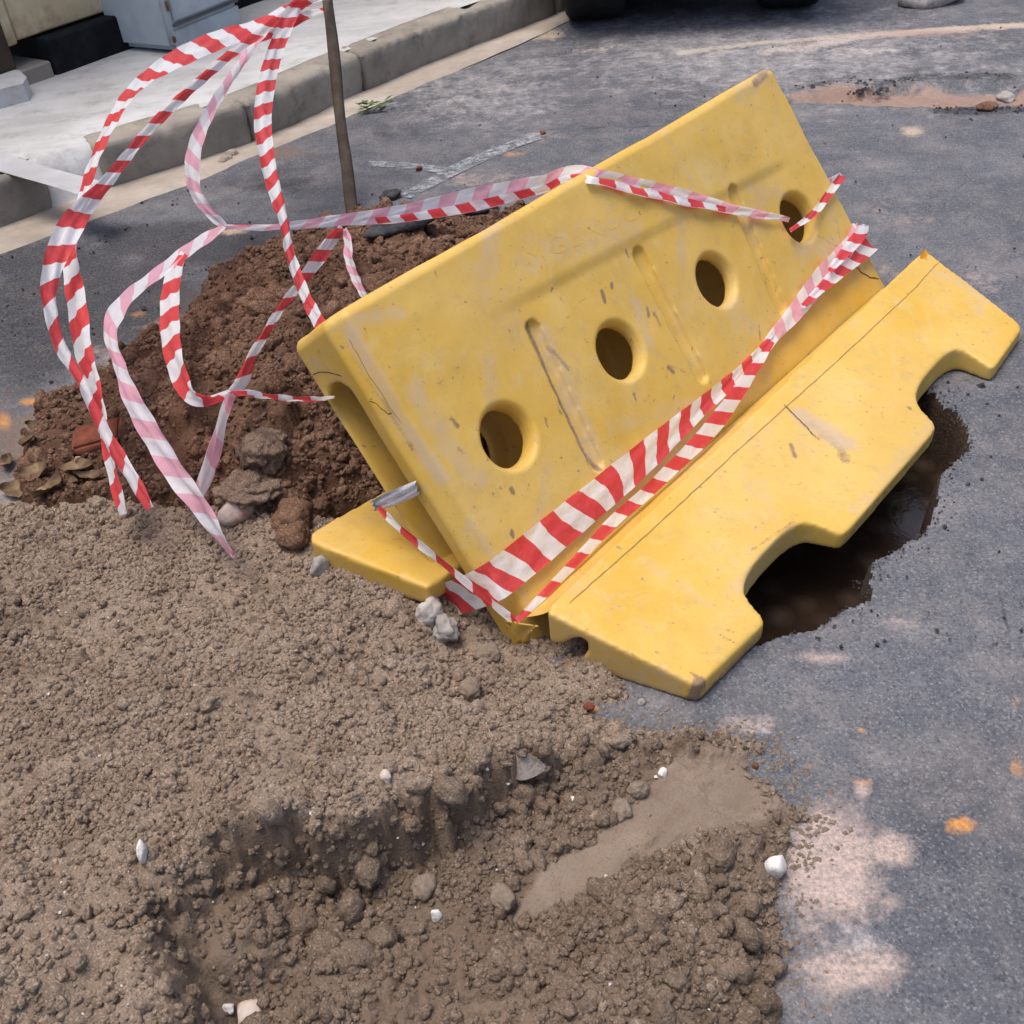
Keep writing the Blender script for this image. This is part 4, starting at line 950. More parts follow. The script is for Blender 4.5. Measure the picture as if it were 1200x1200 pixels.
# --- seam and cracks: thin dark lines sunk against the plastic
def line_strip(name, P, nrm, wd, mat, parent, lift=.0006, seed=0):
    P = np.array(P); V = []; Fc = []
    for i in range(len(P)):
        e_ = P[min(i + 1, len(P) - 1)] - P[max(i - 1, 0)]; s_ = np.cross(nrm, e_); s_ /= np.linalg.norm(s_) + 1e-9
        wv = wd * (.55 + .45 * abs(math.sin(i * 1.7 + seed))) * (0.3 if i in (0, len(P) - 1) else 1)
        V += [P[i] + s_ * wv + nrm * lift, P[i] - s_ * wv + nrm * lift]
    for i in range(len(P) - 1): Fc.append((2 * i, 2 * i + 1, 2 * i + 3, 2 * i + 2))
    return mesh(name, V, Fc, mat, parent)
from mathutils.bvhtree import BVHTree
def bvh_of(o):
    me = o.data; n = len(me.vertices); c = np.empty(n * 3, np.float32); me.vertices.foreach_get('co', c)
    c = c.reshape(-1, 3) + np.array(o.parent.location if o.parent else o.location)
    return BVHTree.FromPolygons(c.tolist(), [tuple(p.vertices) for p in me.polygons])
BV_w, BV_f = bvh_of(wall), bvh_of(foot)
def cast(bv, p, lift=0.):
    v = Vector(tuple(ray(p))).normalized(); h = bv.ray_cast(Vector(tuple(CAMP)), v)
    return (np.array(h[0]) + np.array(h[1]) * lift) if h[0] is not None else None
def surf_line(name, bv, pxs, wd, nrm, lift=.0007, sub=6, seed=0, jit=0.):
    g = random.Random(seed); pts = []
    for a, b in zip(pxs[:-1], pxs[1:]):
        for k in range(sub):
            t = k / sub; pts.append((a[0] + (b[0] - a[0]) * t + g.uniform(-jit, jit), a[1] + (b[1] - a[1]) * t + g.uniform(-jit, jit)))
    pts.append(pxs[-1]); P = [cast(bv, p, .0) for p in pts]; P = [q for q in P if q is not None]
    if len(P) > 2: line_strip(name, P, nrm, wd, M_seam if name == 'seam_line' else M_crack, barrier, lift, seed)
surf_line('seam_line', BV_f, [(667, 707), (760, 625), (860, 532), (980, 424), (1068, 342), (1103, 304)], .0009, fn_, .0008, 14, 1, .4)
surf_line('crack', BV_f, [(918, 474), (934, 490), (945, 500), (953, 511)], .0010, fn_, .0008, 4, 2, .6)
surf_line('crack', BV_w, [(1003, 312), (1010, 320), (1019, 325), (1030, 327), (1046, 332)], .0014, wn_, .001, 4, 3, .5)
surf_line('crack', BV_w, [(1029, 292), (1038, 312), (1047, 330)], .0008, wn_, .001, 4, 4, .3)
surf_line('seam_line', BV_w, [(408, 396), (418, 415), (437, 448), (470, 496)], .0006, wn_, .001, 5, 5, .8)
surf_line('crack', BV_w, [(352, 434), (364, 440), (374, 436), (386, 436), (402, 441)], .0009, -wl_, .001, 4, 6, .4)
surf_line('crack', BV_w, [(433, 470), (441, 472), (447, 478), (455, 485), (460, 484)], .0009, -wl_, .001, 4, 7, .4)
# faint raised lettering moulded into the upper face
def letters(txt, p0, p1, hgt):
    cu = bpy.data.curves.new('lettering', 'FONT'); cu.body = txt; cu.size = 1; cu.extrude = .02; cu.space_character = 1.25
    o = bpy.data.objects.new('t', cu); COL.objects.link(o); me = evaluated(o); bpy.data.objects.remove(o)
    n = len(me.vertices); c = np.empty(n * 3, np.float32); me.vertices.foreach_get('co', c); c = c.reshape(-1, 3)
    a = wall_uv(p0); b = wall_uv(p1); d_ = b - a; L_ = np.linalg.norm(d_); d_ /= L_; s_ = np.array([-d_[1], d_[0]])
    xs = (c[:, 0] - c[:, 0].min()) / (c[:, 0].max() - c[:, 0].min()) * L_; ys = c[:, 1] * hgt
    uv_ = a + xs[:, None] * d_ + ys[:, None] * s_
    base = []
    for (uu, vv), z in zip(uv_, c[:, 2]):
        o_ = wall_P(uu, vv, .05); h = BV_w.ray_cast(Vector(tuple(o_)), Vector(tuple(-wn_)))
        qq = np.array(h[0]) if h[0] is not None else wall_P(uu, vv)
        base.append(qq + wn_ * (.00025 if z > 0 else -.002) - BB)
    me.vertices.foreach_set('co', np.array(base, np.float32).ravel()); me.update(); me.materials.clear()
    o = link_mesh('raised_lettering', me, M_yel, barrier); set_attr(o, 'scuff', np.zeros(n)); set_attr(o, 'grime', np.zeros(n))
letters('MGENUO', (622, 312), (752, 254), .045)

# ------------------------------------------------------------------ tapes
TW = .058; PERIOD = .076
def ribbon(name, Lc, Rc, label, flip=False, phase=0., parent=None, cat='tape', across=7, curl=.004, seed=0, group=None, period=None, cr=.35, vk=1.):
    """strip between two 3D edge curves, striped along its length"""
    Lc, Rc = np.asarray(Lc), np.asarray(Rc); n = len(Lc)
    mid = (Lc + Rc) / 2; s = np.concatenate([[0], np.cumsum(np.linalg.norm(np.diff(mid, axis=0), axis=1))])
    V = []; UV = []
    for i in range(n):
        e_ = mid[min(i + 1, n - 1)] - mid[max(i - 1, 0)]; wv = Rc[i] - Lc[i]; nn = np.cross(e_, wv); nn /= np.linalg.norm(nn) + 1e-9
        for j in range(across + 1):
            t = j / across; c_ = curl * math.sin(math.pi * t) * (1 + .9 * math.sin(s[i] * 11 + seed)) - .006 * cr * max(0, 1 - abs(t - .38 - .2 * math.sin(s[i] * 6 + seed)) / .22) + .0012 * math.sin(s[i] * 70 + t * 9 + seed) + .0008 * math.sin(t * 17 + s[i] * 23 + seed)
            V.append(Lc[i] * (1 - t) + Rc[i] * t + nn * c_); tv = .5 + (t - .5) * min(1.2, np.linalg.norm(wv) / TW) * vk; UV.append((s[i] / (period or PERIOD) + phase, 1 - tv if flip else tv))
    Fc = []
    for i in range(n - 1):
        for j in range(across):
            a = i * (across + 1) + j; f = (a, a + 1, a + across + 2, a + across + 1); Fc.append(f[::-1] if flip else f)
    o = mesh(name, V, Fc, M_tape, parent, origin=None if parent else tuple(mid[0]))
    uvl = o.data.uv_layers.new(name='UVMap'); li = np.empty(len(o.data.loops), np.int32); o.data.loops.foreach_get('vertex_index', li)
    uvl.data.foreach_set('uv', np.array(UV, np.float32)[li].ravel())
    if parent is None: tag(o, label, cat, group)
    return o
TG = 'red and white barrier tape strands'
def hang(label, pts, flip=False, phase=0., twist=1, seed=0, sub=10):
    """free strand: points (px, py, visible width in px, camera depth); the rest of the tape's width runs in depth"""
    P = catmull(np.array(pts, float), sub); cen = np.array([atd(p[:2], p[3]) for p in P]); Lc = []; Rc = []
    for i in range(len(P)):
        a = P[max(i - 1, 0)]; b = P[min(i + 1, len(P) - 1)]; e_ = np.array([b[0] - a[0], b[1] - a[1]]); e_ /= np.linalg.norm(e_) + 1e-9
        nx, ny = -e_[1], e_[0]
        side = nx * rgt - ny * upv
        vis = min(max(P[i][2], 2.) * P[i][3] / FPX, TW * 1.05); dep = math.sqrt(max(TW ** 2 - vis ** 2, 0)) * .9
        if P[i][2] < 5: dep *= .3
        rv = cen[i] - CAMP; rv = rv / np.linalg.norm(rv); w_ = side * vis + rv * dep * twist
        Lc.append(cen[i] - w_ / 2); Rc.append(cen[i] + w_ / 2)
    return ribbon('barrier_tape', Lc, Rc, label, flip, phase, seed=seed, group=TG, cr=1., period=.108, vk=.68)
# loops hanging from the stick on the left
hang('outermost left strand of red and white tape, arching down from the stick top', [(360, 2, 9, 2.92), (335, 12, 12, 2.86), (300, 32, 17, 2.8), (255, 47, 23, 2.72), (215, 65, 23, 2.64), (180, 85, 17, 2.57), (155, 106, 15, 2.5), (138, 130, 13, 2.44), (122, 160, 12, 2.38), (108, 195, 12, 2.32), (99, 228, 13, 2.27), (91, 262, 10, 2.22), (83, 290, 12, 2.2), (84, 318, 20, 2.16), (90, 358, 23, 2.1), (97, 408, 22, 2.05), (107, 440, 17, 2.0), (117, 480, 13, 1.94), (124, 520, 12, 1.9), (133, 560, 12, 1.86), (144, 603, 10, 1.82)], False, .1, 1, 1)
hang('wide curling left strand of tape with bold red bars, crossing in front of its neighbour', [(352, 4, 9, 2.86), (330, 20, 11, 2.8), (300, 42, 11, 2.73), (260, 72, 11, 2.63), (220, 108, 11, 2.52), (178, 148, 12, 2.42), (150, 182, 13, 2.34), (126, 212, 15, 2.26), (103, 238, 22, 2.2), (83, 265, 31, 2.14), (68, 295, 28, 2.1), (60, 320, 23, 2.06), (57, 345, 19, 2.03), (61, 372, 15, 2.0), (71, 408, 13, 1.97), (95, 446, 12, 1.93), (113, 485, 13, 1.89), (132, 522, 14, 1.85), (154, 558, 15, 1.82), (176, 596, 12, 1.78)], False, .35, -1, 2)
hang('strand of tape sagging from the stick to the knot left of the stick', [(352, 8, 8, 2.95), (325, 22, 10, 2.92), (303, 43, 11, 2.88), (283, 73, 11, 2.82), (263, 103, 11, 2.76), (245, 132, 13, 2.7), (230, 167, 17, 2.63), (225, 200, 17, 2.56), (230, 227, 14, 2.5), (247, 250, 12, 2.45), (263, 265, 8, 2.42)], True, .0, 1, 3)
hang('pale pink tape strand falling from the knot to a point on the sand', [(263, 265, 7, 2.42), (242, 279, 13, 2.38), (215, 297, 14, 2.32), (182, 322, 14, 2.25), (152, 346, 15, 2.18), (134, 370, 20, 2.12), (129, 395, 15, 2.07), (141, 430, 14, 2.0), (151, 460, 19, 1.95), (167, 492, 24, 1.91), (185, 522, 25, 1.87), (205, 555, 25, 1.83), (225, 582, 23, 1.79), (246, 612, 18, 1.76), (262, 636, 11, 1.74), (275, 653, 3, 1.73)], True, .2, 1, 4)
hang('straight tape strand with slanting red bars, running from stick to barrier corner', [(385, -8, 10, 2.9), (350, 5, 16, 2.84), (334, 32, 18, 2.76), (322, 62, 19, 2.68), (312, 100, 21, 2.58), (308, 140, 21, 2.48), (311, 172, 19, 2.4), (317, 205, 17, 2.31), (326, 238, 14, 2.22), (333, 262, 11, 2.16), (341, 300, 11, 2.06), (356, 342, 13, 1.95), (373, 376, 15, 1.84), (384, 396, 12, 1.78)], False, .6, -1, 5)
hang('short end of tape knotted round the stick', [(300, 47, 8, 2.93), (330, 32, 14, 2.93), (352, 21, 12, 2.94), (372, 15, 9, 2.94), (384, 13, 10, 2.95), (391, 12, 8, 2.95)], False, .4, 1, 6)
hang('barred tape strand looping down from the long tape, left of the barrier corner', [(402, 266, 7, 2.38), (392, 277, 13, 2.34), (373, 303, 16, 2.26), (350, 334, 12, 2.17), (328, 363, 9, 2.09), (309, 394, 9, 2.02), (297, 415, 11, 1.98), (284, 446, 15, 1.93), (272, 462, 10, 1.9)], False, .2, -1, 7)
hang('broad U-shaped loop of tape hanging below the knot over the earth heap', [(216, 296, 7, 2.3), (208, 311, 14, 2.26), (202, 328, 20, 2.22), (199, 355, 22, 2.17), (199, 388, 23, 2.1), (203, 418, 22, 2.04), (211, 443, 21, 2.0), (222, 464, 17, 1.96), (240, 470, 13, 1.93), (258, 466, 12, 1.91), (272, 461, 10, 1.89)], False, .3, 1, 8)
hang('thin twisted tape running from the lower knot to the barrier end', [(270, 462, 8, 1.89), (290, 461, 8, 1.86), (312, 464, 7, 1.82), (340, 467, 6, 1.76), (366, 468, 6, 1.71), (392, 466, 5, 1.68)], False, .3, 1, 9)
hang('short tail of tape hanging below the lower knot', [(271, 463, 9, 1.9), (263, 484, 11, 1.885), (256, 508, 13, 1.87), (249, 535, 17, 1.85), (240, 560, 17, 1.83), (233, 580, 10, 1.81)], True, .5, -1, 10)
hang('tape dropping from the long tape to behind the barrier top', [(404, 268, 7, 2.36), (408, 283, 9, 2.3), (408, 302, 10, 2.22), (416, 325, 10, 2.12), (428, 350, 6, 2.0), (440, 372, 5, 1.92)], True, .2, 1, 11)
# knots: the two small gathered folds where strands meet
# long pink tape over the barrier top into the fourth hole
wtop = lambda px: WV + wl_ * px
def offs(pxs, lift): return [cast(BV_w, p, lift) for p in pxs]
n_up = np.array([0, 0, 1.])
air = [(263, 266, 5, 2.42), (300, 267, 7, 2.41), (332, 265, 8, 2.40), (365, 262, 11, 2.37), (400, 258, 14, 2.33), (440, 254, 18, 2.28), (485, 248, 22, 2.22), (550, 235, 28, 2.13), (600, 224, 25, 2.06), (640, 215, 21, 2.01)]
wallp = [((703, 198), (690, 216)), ((722, 202), (712, 219)), ((747, 208), (745, 229)), ((772, 214), (774, 234)), ((800, 221), (800, 241)), ((833, 231), (832, 246)), ((867, 241), (866, 253)), ((897, 248), (896, 257)), ((914, 252), (913, 258)), ((926, 255), (925, 261))]
def onwall(p, lift): return onp(p, WV + wn_ * lift, wn_)
P = catmull(np.array(air, float), 8); Ls, Rs = [], []
for i in range(len(P)):
    a = P[max(i - 1, 0)]; b = P[min(i + 1, len(P) - 1)]; e_ = np.array([b[0] - a[0], b[1] - a[1]]); e_ /= np.linalg.norm(e_)
    side = -e_[1] * rgt - e_[0] * upv; vis = P[i][2] * P[i][3] / FPX
    c_ = atd(P[i][:2], P[i][3]); rv = (c_ - CAMP) / np.linalg.norm(c_ - CAMP); w_ = side * vis + rv * math.sqrt(max(TW ** 2 - vis ** 2, 0)) * .5
    Ls.append(c_ - w_ / 2); Rs.append(c_ + w_ / 2)
tL = wall_uv((676, 202)); tR = wall_uv((664, 213))
Lw = catmull(np.array([onwall(a, .006) for a, b in wallp]), 6); Rw = catmull(np.array([onwall(b, .006) for a, b in wallp]), 6)
dLw = np.linalg.norm(Lw[0] - Ls[-1])
bridge = [(Ls[-1] * (1 - t) + Lw[0] * t + np.array([0, 0, .012]) * math.sin(math.pi * t), Rs[-1] * (1 - t) + Rw[0] * t + np.array([0, 0, .012]) * math.sin(math.pi * t)) for t in np.linspace(.15, .85, 6)]
ribbon('barrier_tape', Ls + [q[0] for q in bridge] + list(Lw), Rs + [q[1] for q in bridge] + list(Rw), 'long pale pink tape stretched from the knot across the barrier top to its last hole', True, .15, seed=21, group=TG, curl=.003, period=.092)
# folded lower edge of that tape shows its printed side
def fold_edge(seq, th, lift_cam=.009):
    Lf, Rf = [], []
    for a, b in seq:
        c_ = b; d_ = (a - b); Lf.append(b + d_ * th - fwd * lift_cam); Rf.append(b - d_ * .04 - fwd * lift_cam)
    return Lf, Rf
seq = [(a, b) for a, b in zip(Ls, Rs)][40:] + bridge + [(a, b) for a, b in zip(list(Lw), list(Rw))][:34]
a0 = np.array([q[0] for q in seq]); b0 = np.array([q[1] for q in seq])
lowB = np.array([b if (ray((600, 600)) @ upv) or (b - a) @ upv < 0 else a for a, b in seq]); upA = a0 + b0 - lowB
ff = [(upA[i], lowB[i]) for i in range(len(seq))]
Lf, Rf = fold_edge(ff, .38)
ribbon('barrier_tape', Lf, Rf, 'red and white folded lower edge of the long tape lying over the barrier top', False, .3, seed=22, group=TG, across=3, curl=.001)
# wide tape pulled tight across the foot of the wall
up_px = [(505, 688), (523, 682), (542, 675), (566, 662), (582, 651), (608, 630), (635, 609), (682, 572), (745, 522), (790, 488), (837, 452), (868, 427), (893, 402), (905, 392)]
lo_px = [(527, 723), (546, 718), (568, 711), (590, 702), (606, 690), (622, 677), (640, 662), (699, 610), (732, 581), (770, 545), (825, 488), (862, 452), (896, 414), (909, 398)]
eP = WV; 
def lowtape(p):
    q = onp(p, WV + wn_ * .010, wn_); u_ = (q - WV) @ wl_
    if u_ < .03:                      # over the near end it leaves the face and runs back round the end
        q2 = onp(p, WV - wl_ * .012, wl_); 
        if (q2 - WV) @ wn_ < .02: return q2
    return q
Lw = catmull(np.array([lowtape(p) for p in up_px]), 8); Rw = catmull(np.array([lowtape(p) for p in lo_px]), 8)
ribbon('barrier_tape', Lw, Rw, 'wide taut tape with bold red bars across the lower face of the barrier', False, .0, seed=31, group=TG, across=8, curl=.003, period=.075)
# thin strand: from the strap in the end slot down to the fold and up along the wide tape
def dthin(p, lift): return onp(p, WV + wn_ * lift, wn_)
thin = [((443, 594), 5), ((460, 612), 8), ((480, 630), 9), ((520, 661), 9), ((560, 694), 9), ((590, 718), 9), ((602, 727), 7)]
Lc, Rc = [], []
TP = catmull(np.array([[p[0], p[1], w_] for p, w_ in thin], float), 8)
P_a = onp((443, 594), WV - wn_ * WT, wn_); d_a = (P_a - CAMP) @ fwd - .03; d_b = (dthin((602, 727), .02) - CAMP) @ fwd - .0
for i, q in enumerate(TP):
    t = i / (len(TP) - 1); d_ = d_a * (1 - t) + d_b * t - .02 * math.sin(math.pi * t)
    a = TP[max(i - 1, 0)]; b = TP[min(i + 1, len(TP) - 1)]; e_ = (b - a)[:2]; e_ /= np.linalg.norm(e_); side = -e_[1] * rgt - e_[0] * upv
    c_ = atd(q[:2], d_); w_ = side * q[2] * d_ / FPX; Lc.append(c_ - w_ / 2); Rc.append(c_ + w_ / 2 + fwd * .01)
tail = [((606, 727), 7), ((620, 714), 9), ((637, 697), 10), ((680, 652), 12), ((722, 608), 14), ((757, 578), 15), ((788, 548), 16), ((818, 519), 18), ((843, 490), 20), ((866, 458), 16), ((893, 418), 10), ((905, 400), 7)]
TP = catmull(np.array([[p[0], p[1], w_] for p, w_ in tail], float), 8)
for i, q in enumerate(TP):
    a = TP[max(i - 1, 0)]; b = TP[min(i + 1, len(TP) - 1)]; e_ = (b - a)[:2]; e_ /= np.linalg.norm(e_); nn = np.array([-e_[1], e_[0]])
    lf = .022
    Lc.append(dthin(q[:2] - nn * q[2] / 2, lf)); Rc.append(dthin(q[:2] + nn * q[2] / 2, lf + .004))
ribbon('barrier_tape', Lc, Rc, 'narrow folded tape making a V at the barrier end beside the wide tape', False, .5, seed=32, group=TG, across=3, curl=.001)
# bunched pink part and its two ends round the far edge
def facetape(pts, lift, label, flip, ph, seed, endlift=None):
    TP = catmull(np.array(pts, float), 8); Lc, Rc = [], []
    for i, q in enumerate(TP):
        a = TP[max(i - 1, 0)]; b = TP[min(i + 1, len(TP) - 1)]; e_ = (b - a)[:2]; e_ /= np.linalg.norm(e_); nn = np.array([-e_[1], e_[0]])
        Lc.append(dthin(q[:2] - nn * q[2] / 2, lift)); Rc.append(dthin(q[:2] + nn * q[2] / 2, lift + .005))
    # carry both edges round the far end of the wall
    ew = Lc[-1] - Lc[-2]; ew /= np.linalg.norm(ew)
    for k in range(1, 5):
        Lc.append(Lc[-1] + wl_ * .006 - wn_ * .02); Rc.append(Rc[-1] + wl_ * .006 - wn_ * .02)
    return ribbon('barrier_tape', Lc, Rc, label, flip, ph, seed=seed, group=TG, across=4, curl=.002)
facetape([(888, 424, 12), (905, 396, 14), (925, 374, 18), (945, 349, 22), (965, 323, 24), (985, 300, 20), (1000, 280, 16), (1007, 264, 14)], .008, 'pale pink twisted tape near the far end of the barrier wall', True, .1, 41)
facetape([(940, 360, 6), (958, 342, 10), (976, 325, 15), (995, 308, 18), (1012, 294, 20), (1021, 285, 21)], .013, 'checkered folded tape end wrapped round the far edge below the last hole', False, .2, 42)
facetape([(972, 318, 6), (985, 302, 11), (998, 287, 14), (1010, 272, 15), (1012, 262, 13)], .017, 'short tape fold with red and white bars beside the pink twist at the far edge', False, .6, 43)
facetape([(926, 270, 5), (945, 257, 7), (960, 243, 9), (972, 226, 9), (988, 205, 9)], .008, 'thin tape stretched from the last hole over the far upper edge of the barrier', False, .3, 44)
# tape passing behind the last hole
hp = wall_P(holes[3][0], holes[3][1], -WT - .02)
seg = [hp + wl_ * (-.12 + .05 * k) + wup * (.075 - .036 * k) for k in range(7)]
dd = np.array(seg[-1]) - seg[0]; dd /= np.linalg.norm(dd); pw = np.cross(wn_, dd)
seg = catmull(np.array(seg), 6)
ribbon('barrier_tape', [q - pw * TW * .4 for q in seg], [q + pw * TW * .4 for q in seg], 'tape crossing behind the last hole of the barrier', False, .2, seed=45, group=TG)
# grey strap across the slot in the near end
def strap():
    a = [onp(p, WV - wl_ * .004, wl_) for p in ((440, 584), (452, 577), (470, 570), (488, 563))]
    b = [onp(p, WV - wl_ * .004, wl_) for p in ((443, 597), (455, 595), (474, 588), (493, 578))]
    a = [onp((436, 586), WV - wn_ * (WT + .01), wn_)] + a; b = [onp((441, 596), WV - wn_ * (WT + .01), wn_)] + b
    La, Ra = catmull(np.array(a), 6), catmull(np.array(b), 6); n = len(La); V = []; Fc = []; ac = 6
    for i in range(n):
        for j in range(ac + 1):
            t = j / ac; V.append(La[i] * (1 - t) + Ra[i] * t - wl_ * (.003 + .003 * math.sin(t * 14 + i * .2)))
    for i in range(n - 1):
        for j in range(ac): q = i * (ac + 1) + j; Fc.append((q, q + 1, q + ac + 2, q + ac + 1))
    o = mesh('strap', V, Fc, M_strap, origin=tuple(La[0])); tag(o, 'greyish gathered plastic strap across the slot in the near end of the barrier', 'strap')
strap()

# ------------------------------------------------------------------ stick
sb_ = at((412, 252)); st_ = atd((383, -4), 2.93); sd_ = st_ - sb_; top_ = sb_ + sd_ * 1.5
V = []; Fc = []; ns, seg = 26, 10
for i in range(ns + 1):
    t = i / ns; c_ = (sb_ - sd_ * .08) * (1 - t) + top_ * t + np.array([fbm(np.array([t * 3]), np.array([0.]), 1, 2, 3)[0] * .012, 0, 0])
    r_ = .0175 * (1 - .22 * t)
    for k in range(seg):
        a = 2 * math.pi * k / seg; rr = r_ * (1 + .16 * fbm(np.array([k * .7]), np.array([t * 6]), 1, 3, 9)[0])
        V.append((c_[0] + rr * math.cos(a), c_[1] + rr * math.sin(a), c_[2]))
for i in range(ns):
    for k in range(seg): Fc.append((i * seg + k, i * seg + (k + 1) % seg, (i + 1) * seg + (k + 1) % seg, (i + 1) * seg + k))
Fc.append([ns * seg + k for k in range(seg)])
o = mesh('wooden_stick', V, Fc, M_wood, origin=tuple(sb_)); tag(o, 'thin dark wooden stick standing on the road, tape tied to its top', 'stick')

# ------------------------------------------------------------------ stones, clods, litter
_ico = {}
def rock(seed, size, rough=.22, sub=3, facet=.0):
    bm = bmesh.new(); bmesh.ops.create_icosphere(bm, subdivisions=sub, radius=1)
    g = random.Random(seed); o = Vector((g.uniform(0, 50), g.uniform(0, 50), g.uniform(0, 50)))
    pl = []
    for k in range(int(9 * (facet > 0))):
        d = Vector((g.gauss(0, 1), g.gauss(0, 1), g.gauss(0, 1))).normalized(); pl.append((d, g.uniform(.62, .92)))
    for v_ in bm.verts:
        c = v_.co.copy()
        for d, h in pl:
            k = c.dot(d)
            if k > h: c -= d * (k - h) * facet
        r_ = 1 + rough * (mnoise.noise(c * 1.3 + o) + .5 * mnoise.noise(c * 3.1 + o) + .36 * mnoise.noise(c * 6 + o) + .22 * mnoise.noise(c * 13 + o))
        v_.co = Vector((c.x * r_ * size[0], c.y * r_ * size[1], c.z * r_ * size[2]))
    me = bpy.data.meshes.new('stone'); bm.to_mesh(me); bm.free(); me.polygons.foreach_set('use_smooth', [True] * len(me.polygons)); return me
def stone(px, wpx, hpx, mat, label, cat='stone', seed=1, rough=.2, facet=.9, sink=.3, name='stone', rot=None, sub=3, group=None, aspect=.8):
    q = hit(px); d = (q - CAMP) @ fwd; sx = wpx * d / FPX / 2; sz = hpx * d / FPX / 2
    me = rock(seed, (sx, sx * aspect, sz), rough, sub, facet); o = link_mesh(name, me, mat, None, tuple(q + np.array([0, 0, sz * (1 - 2 * sink)])))
    o.rotation_euler = rot or (0, 0, seed * 1.3); tag(o, label, cat, group); return o
stone((503, 724), 40, 40, M_greyw, 'pale grey stone at the near end of the barrier, under the wide tape', seed=3, rough=.3, sub=4)
stone((522, 744), 42, 40, M_grey, 'dusty brown-grey stone leaning on the pale stone at the barrier end', seed=4, rough=.32, sub=4)
stone((573, 772), 34, 28, M_clod, 'round sandy clod below the tape fold', 'clod', 5, .25, .3, name='clod', sub=4)
stone((552, 811), 30, 26, M_clod, 'round sandy clod lower down the sand slope under the barrier fold', 'clod', 6, .25, .3, name='clod', sub=4)
def hull_stone(px, pts, scale_px, mat, label, cat, name, seed):
    """angular stone: convex hull of a few points given in half-widths along view-right, away and up"""
    q = hit(px); k = scale_px * ((q - CAMP) @ fwd) / FPX / 2; bm = bmesh.new()
    for a, b, c in pts: bm.verts.new((a * k, b * k, c * k))
    bmesh.ops.convex_hull(bm, input=bm.verts[:]); bmesh.ops.bevel(bm, geom=bm.edges[:], offset=k * .07, segments=2, affect='EDGES')
    bmesh.ops.triangulate(bm, faces=bm.faces[:]); bmesh.ops.subdivide_edges(bm, edges=bm.edges[:], cuts=2)
    for v_ in bm.verts: v_.co += Vector((1, 1, 1)) * 0 + v_.co.normalized() * k * .10 * mnoise.noise(v_.co / k * 2.2 + Vector((seed, 0, 0))) + v_.co.normalized() * k * .04 * mnoise.noise(v_.co / k * 7)
    me = bpy.data.meshes.new(name); bm.to_mesh(me); bm.free(); o = link_mesh(name, me, mat, None, tuple(q - np.array([0, 0, k * .35]))); tag(o, label, cat); return o
hull_stone((612, 890), [(-1.1, .1, -.5), (1.15, -.1, -.5), (-.1, -.7, -.45), (.2, .7, -.4), (-.15, .15, .85), (.25, .2, .6), (.9, .1, -.05)], 52, M_greyst, 'grey wedge-shaped stone on the crest of the sand heap', 'stone', 'stone', 7)
stone((777, 907), 15, 13, M_white, 'small white chip beside the smooth scraped strip', 'stone', 8, .15)
stone((672, 938), 10, 9, M_white, 'small round white pebble left of the scraped strip', 'stone', 9, .12)
stone((908, 1021), 30, 34, M_white, 'rounded white stone on the right edge of the sand', 'stone', 10, .12, .8, .2)
stone((170, 1007), 26, 48, M_white, 'long white shard standing in the sand on the left', 'shard', 11, .14, 1., .25, name='shard', aspect=.5)
stone((512, 1076), 14, 22, M_white, 'thin whitish chip in the loose sand near the bottom', 'stone', 12, .15)
stone((294, 1190), 44, 26, M_pinkst, 'pinkish white stone at the bottom edge of the picture', 'stone', 13, .12, .8)
stone((269, 1184), 18, 18, M_white, 'white chip left of the pinkish stone at the bottom edge', 'stone', 14, .15)
stone((278, 604), 46, 34, M_pinkst, 'pinkish-brown stone between the sand and the earth heap', 'stone', 15, .15, .8, .25)
stone((310, 530), 70, 56, M_lump, 'large round dusty lump on the earth heap', 'clod', 16, .40, .3, .45, name='clod', sub=5)
stone((296, 572), 84, 40, M_lump, 'low flat dusty lump below the round lump', 'clod', 17, .42, .3, .48, name='clod', sub=5)
stone((346, 612), 58, 44, M_dirtc, 'reddish lump beside the rear foot of the barrier', 'clod', 18, .25, .3, .3, name='clod', sub=4)
stone((345, 632), 46, 34, M_dirtc, 'dark red lump touching the sand beside the rear foot', 'clod', 19, .25, .3, .3, name='clod', sub=4)
stone((375, 668), 28, 26, M_grey, 'small grey stone under the tip of the rear foot', 'stone', 20, .2)
stone((590, 1056), 36, 30, M_clod, 'lone clod sitting on the lower end of the scraped strip', 'clod', 21, .25, .3, name='clod', sub=4)
stone((748, 928), 26, 22, M_clod, 'small dark clod on the upper edge of the scraped strip', 'clod', 22, .25, .3, name='clod', sub=4)
stone((728, 952), 30, 22, M_clod, 'flat clod beside the upper edge of the scraped strip', 'clod', 23, .25, .3, name='clod', sub=4)
stone((445, 800), 18, 14, M_clod, 'small clod alone on the upper sand slope', 'clod', 24, .25, .3, name='clod')
stone((498, 1042), 34, 28, M_clod, 'pale clod in the dug-out front of the sand heap', 'clod', 25, .25, .3, name='clod', sub=4)
stone((182, 452), 36, 28, M_dirtc, 'brown lump on the left slope of the earth heap', 'clod', 26, .22, .5, name='clod', sub=4)
stone((458, 232), 26, 14, M_blk, 'black asphalt lump lying behind the long tape', 'asphalt lump', 27, .25, .6, .2, name='asphalt_lump')
stone((560, 247), 62, 22, M_blk, 'broken black asphalt slab at the back of the earth heap', 'asphalt lump', 28, .2, .9, .2, name='asphalt_lump')
stone((470, 268), 110, 24, M_blk, 'long dark asphalt piece lying just under the long tape', 'asphalt lump', 29, .2, .9, .2, name='asphalt_lump', aspect=.4, rot=(0, 0, .5))
stone((265, 190), 20, 9, M_greyst, 'small tan stone in the gutter', 'stone', 30, .2, .8, .1)
stone((273, 184), 16, 10, M_greyst, 'small brown stone at the foot of the kerb', 'stone', 41, .2, .8, .1)
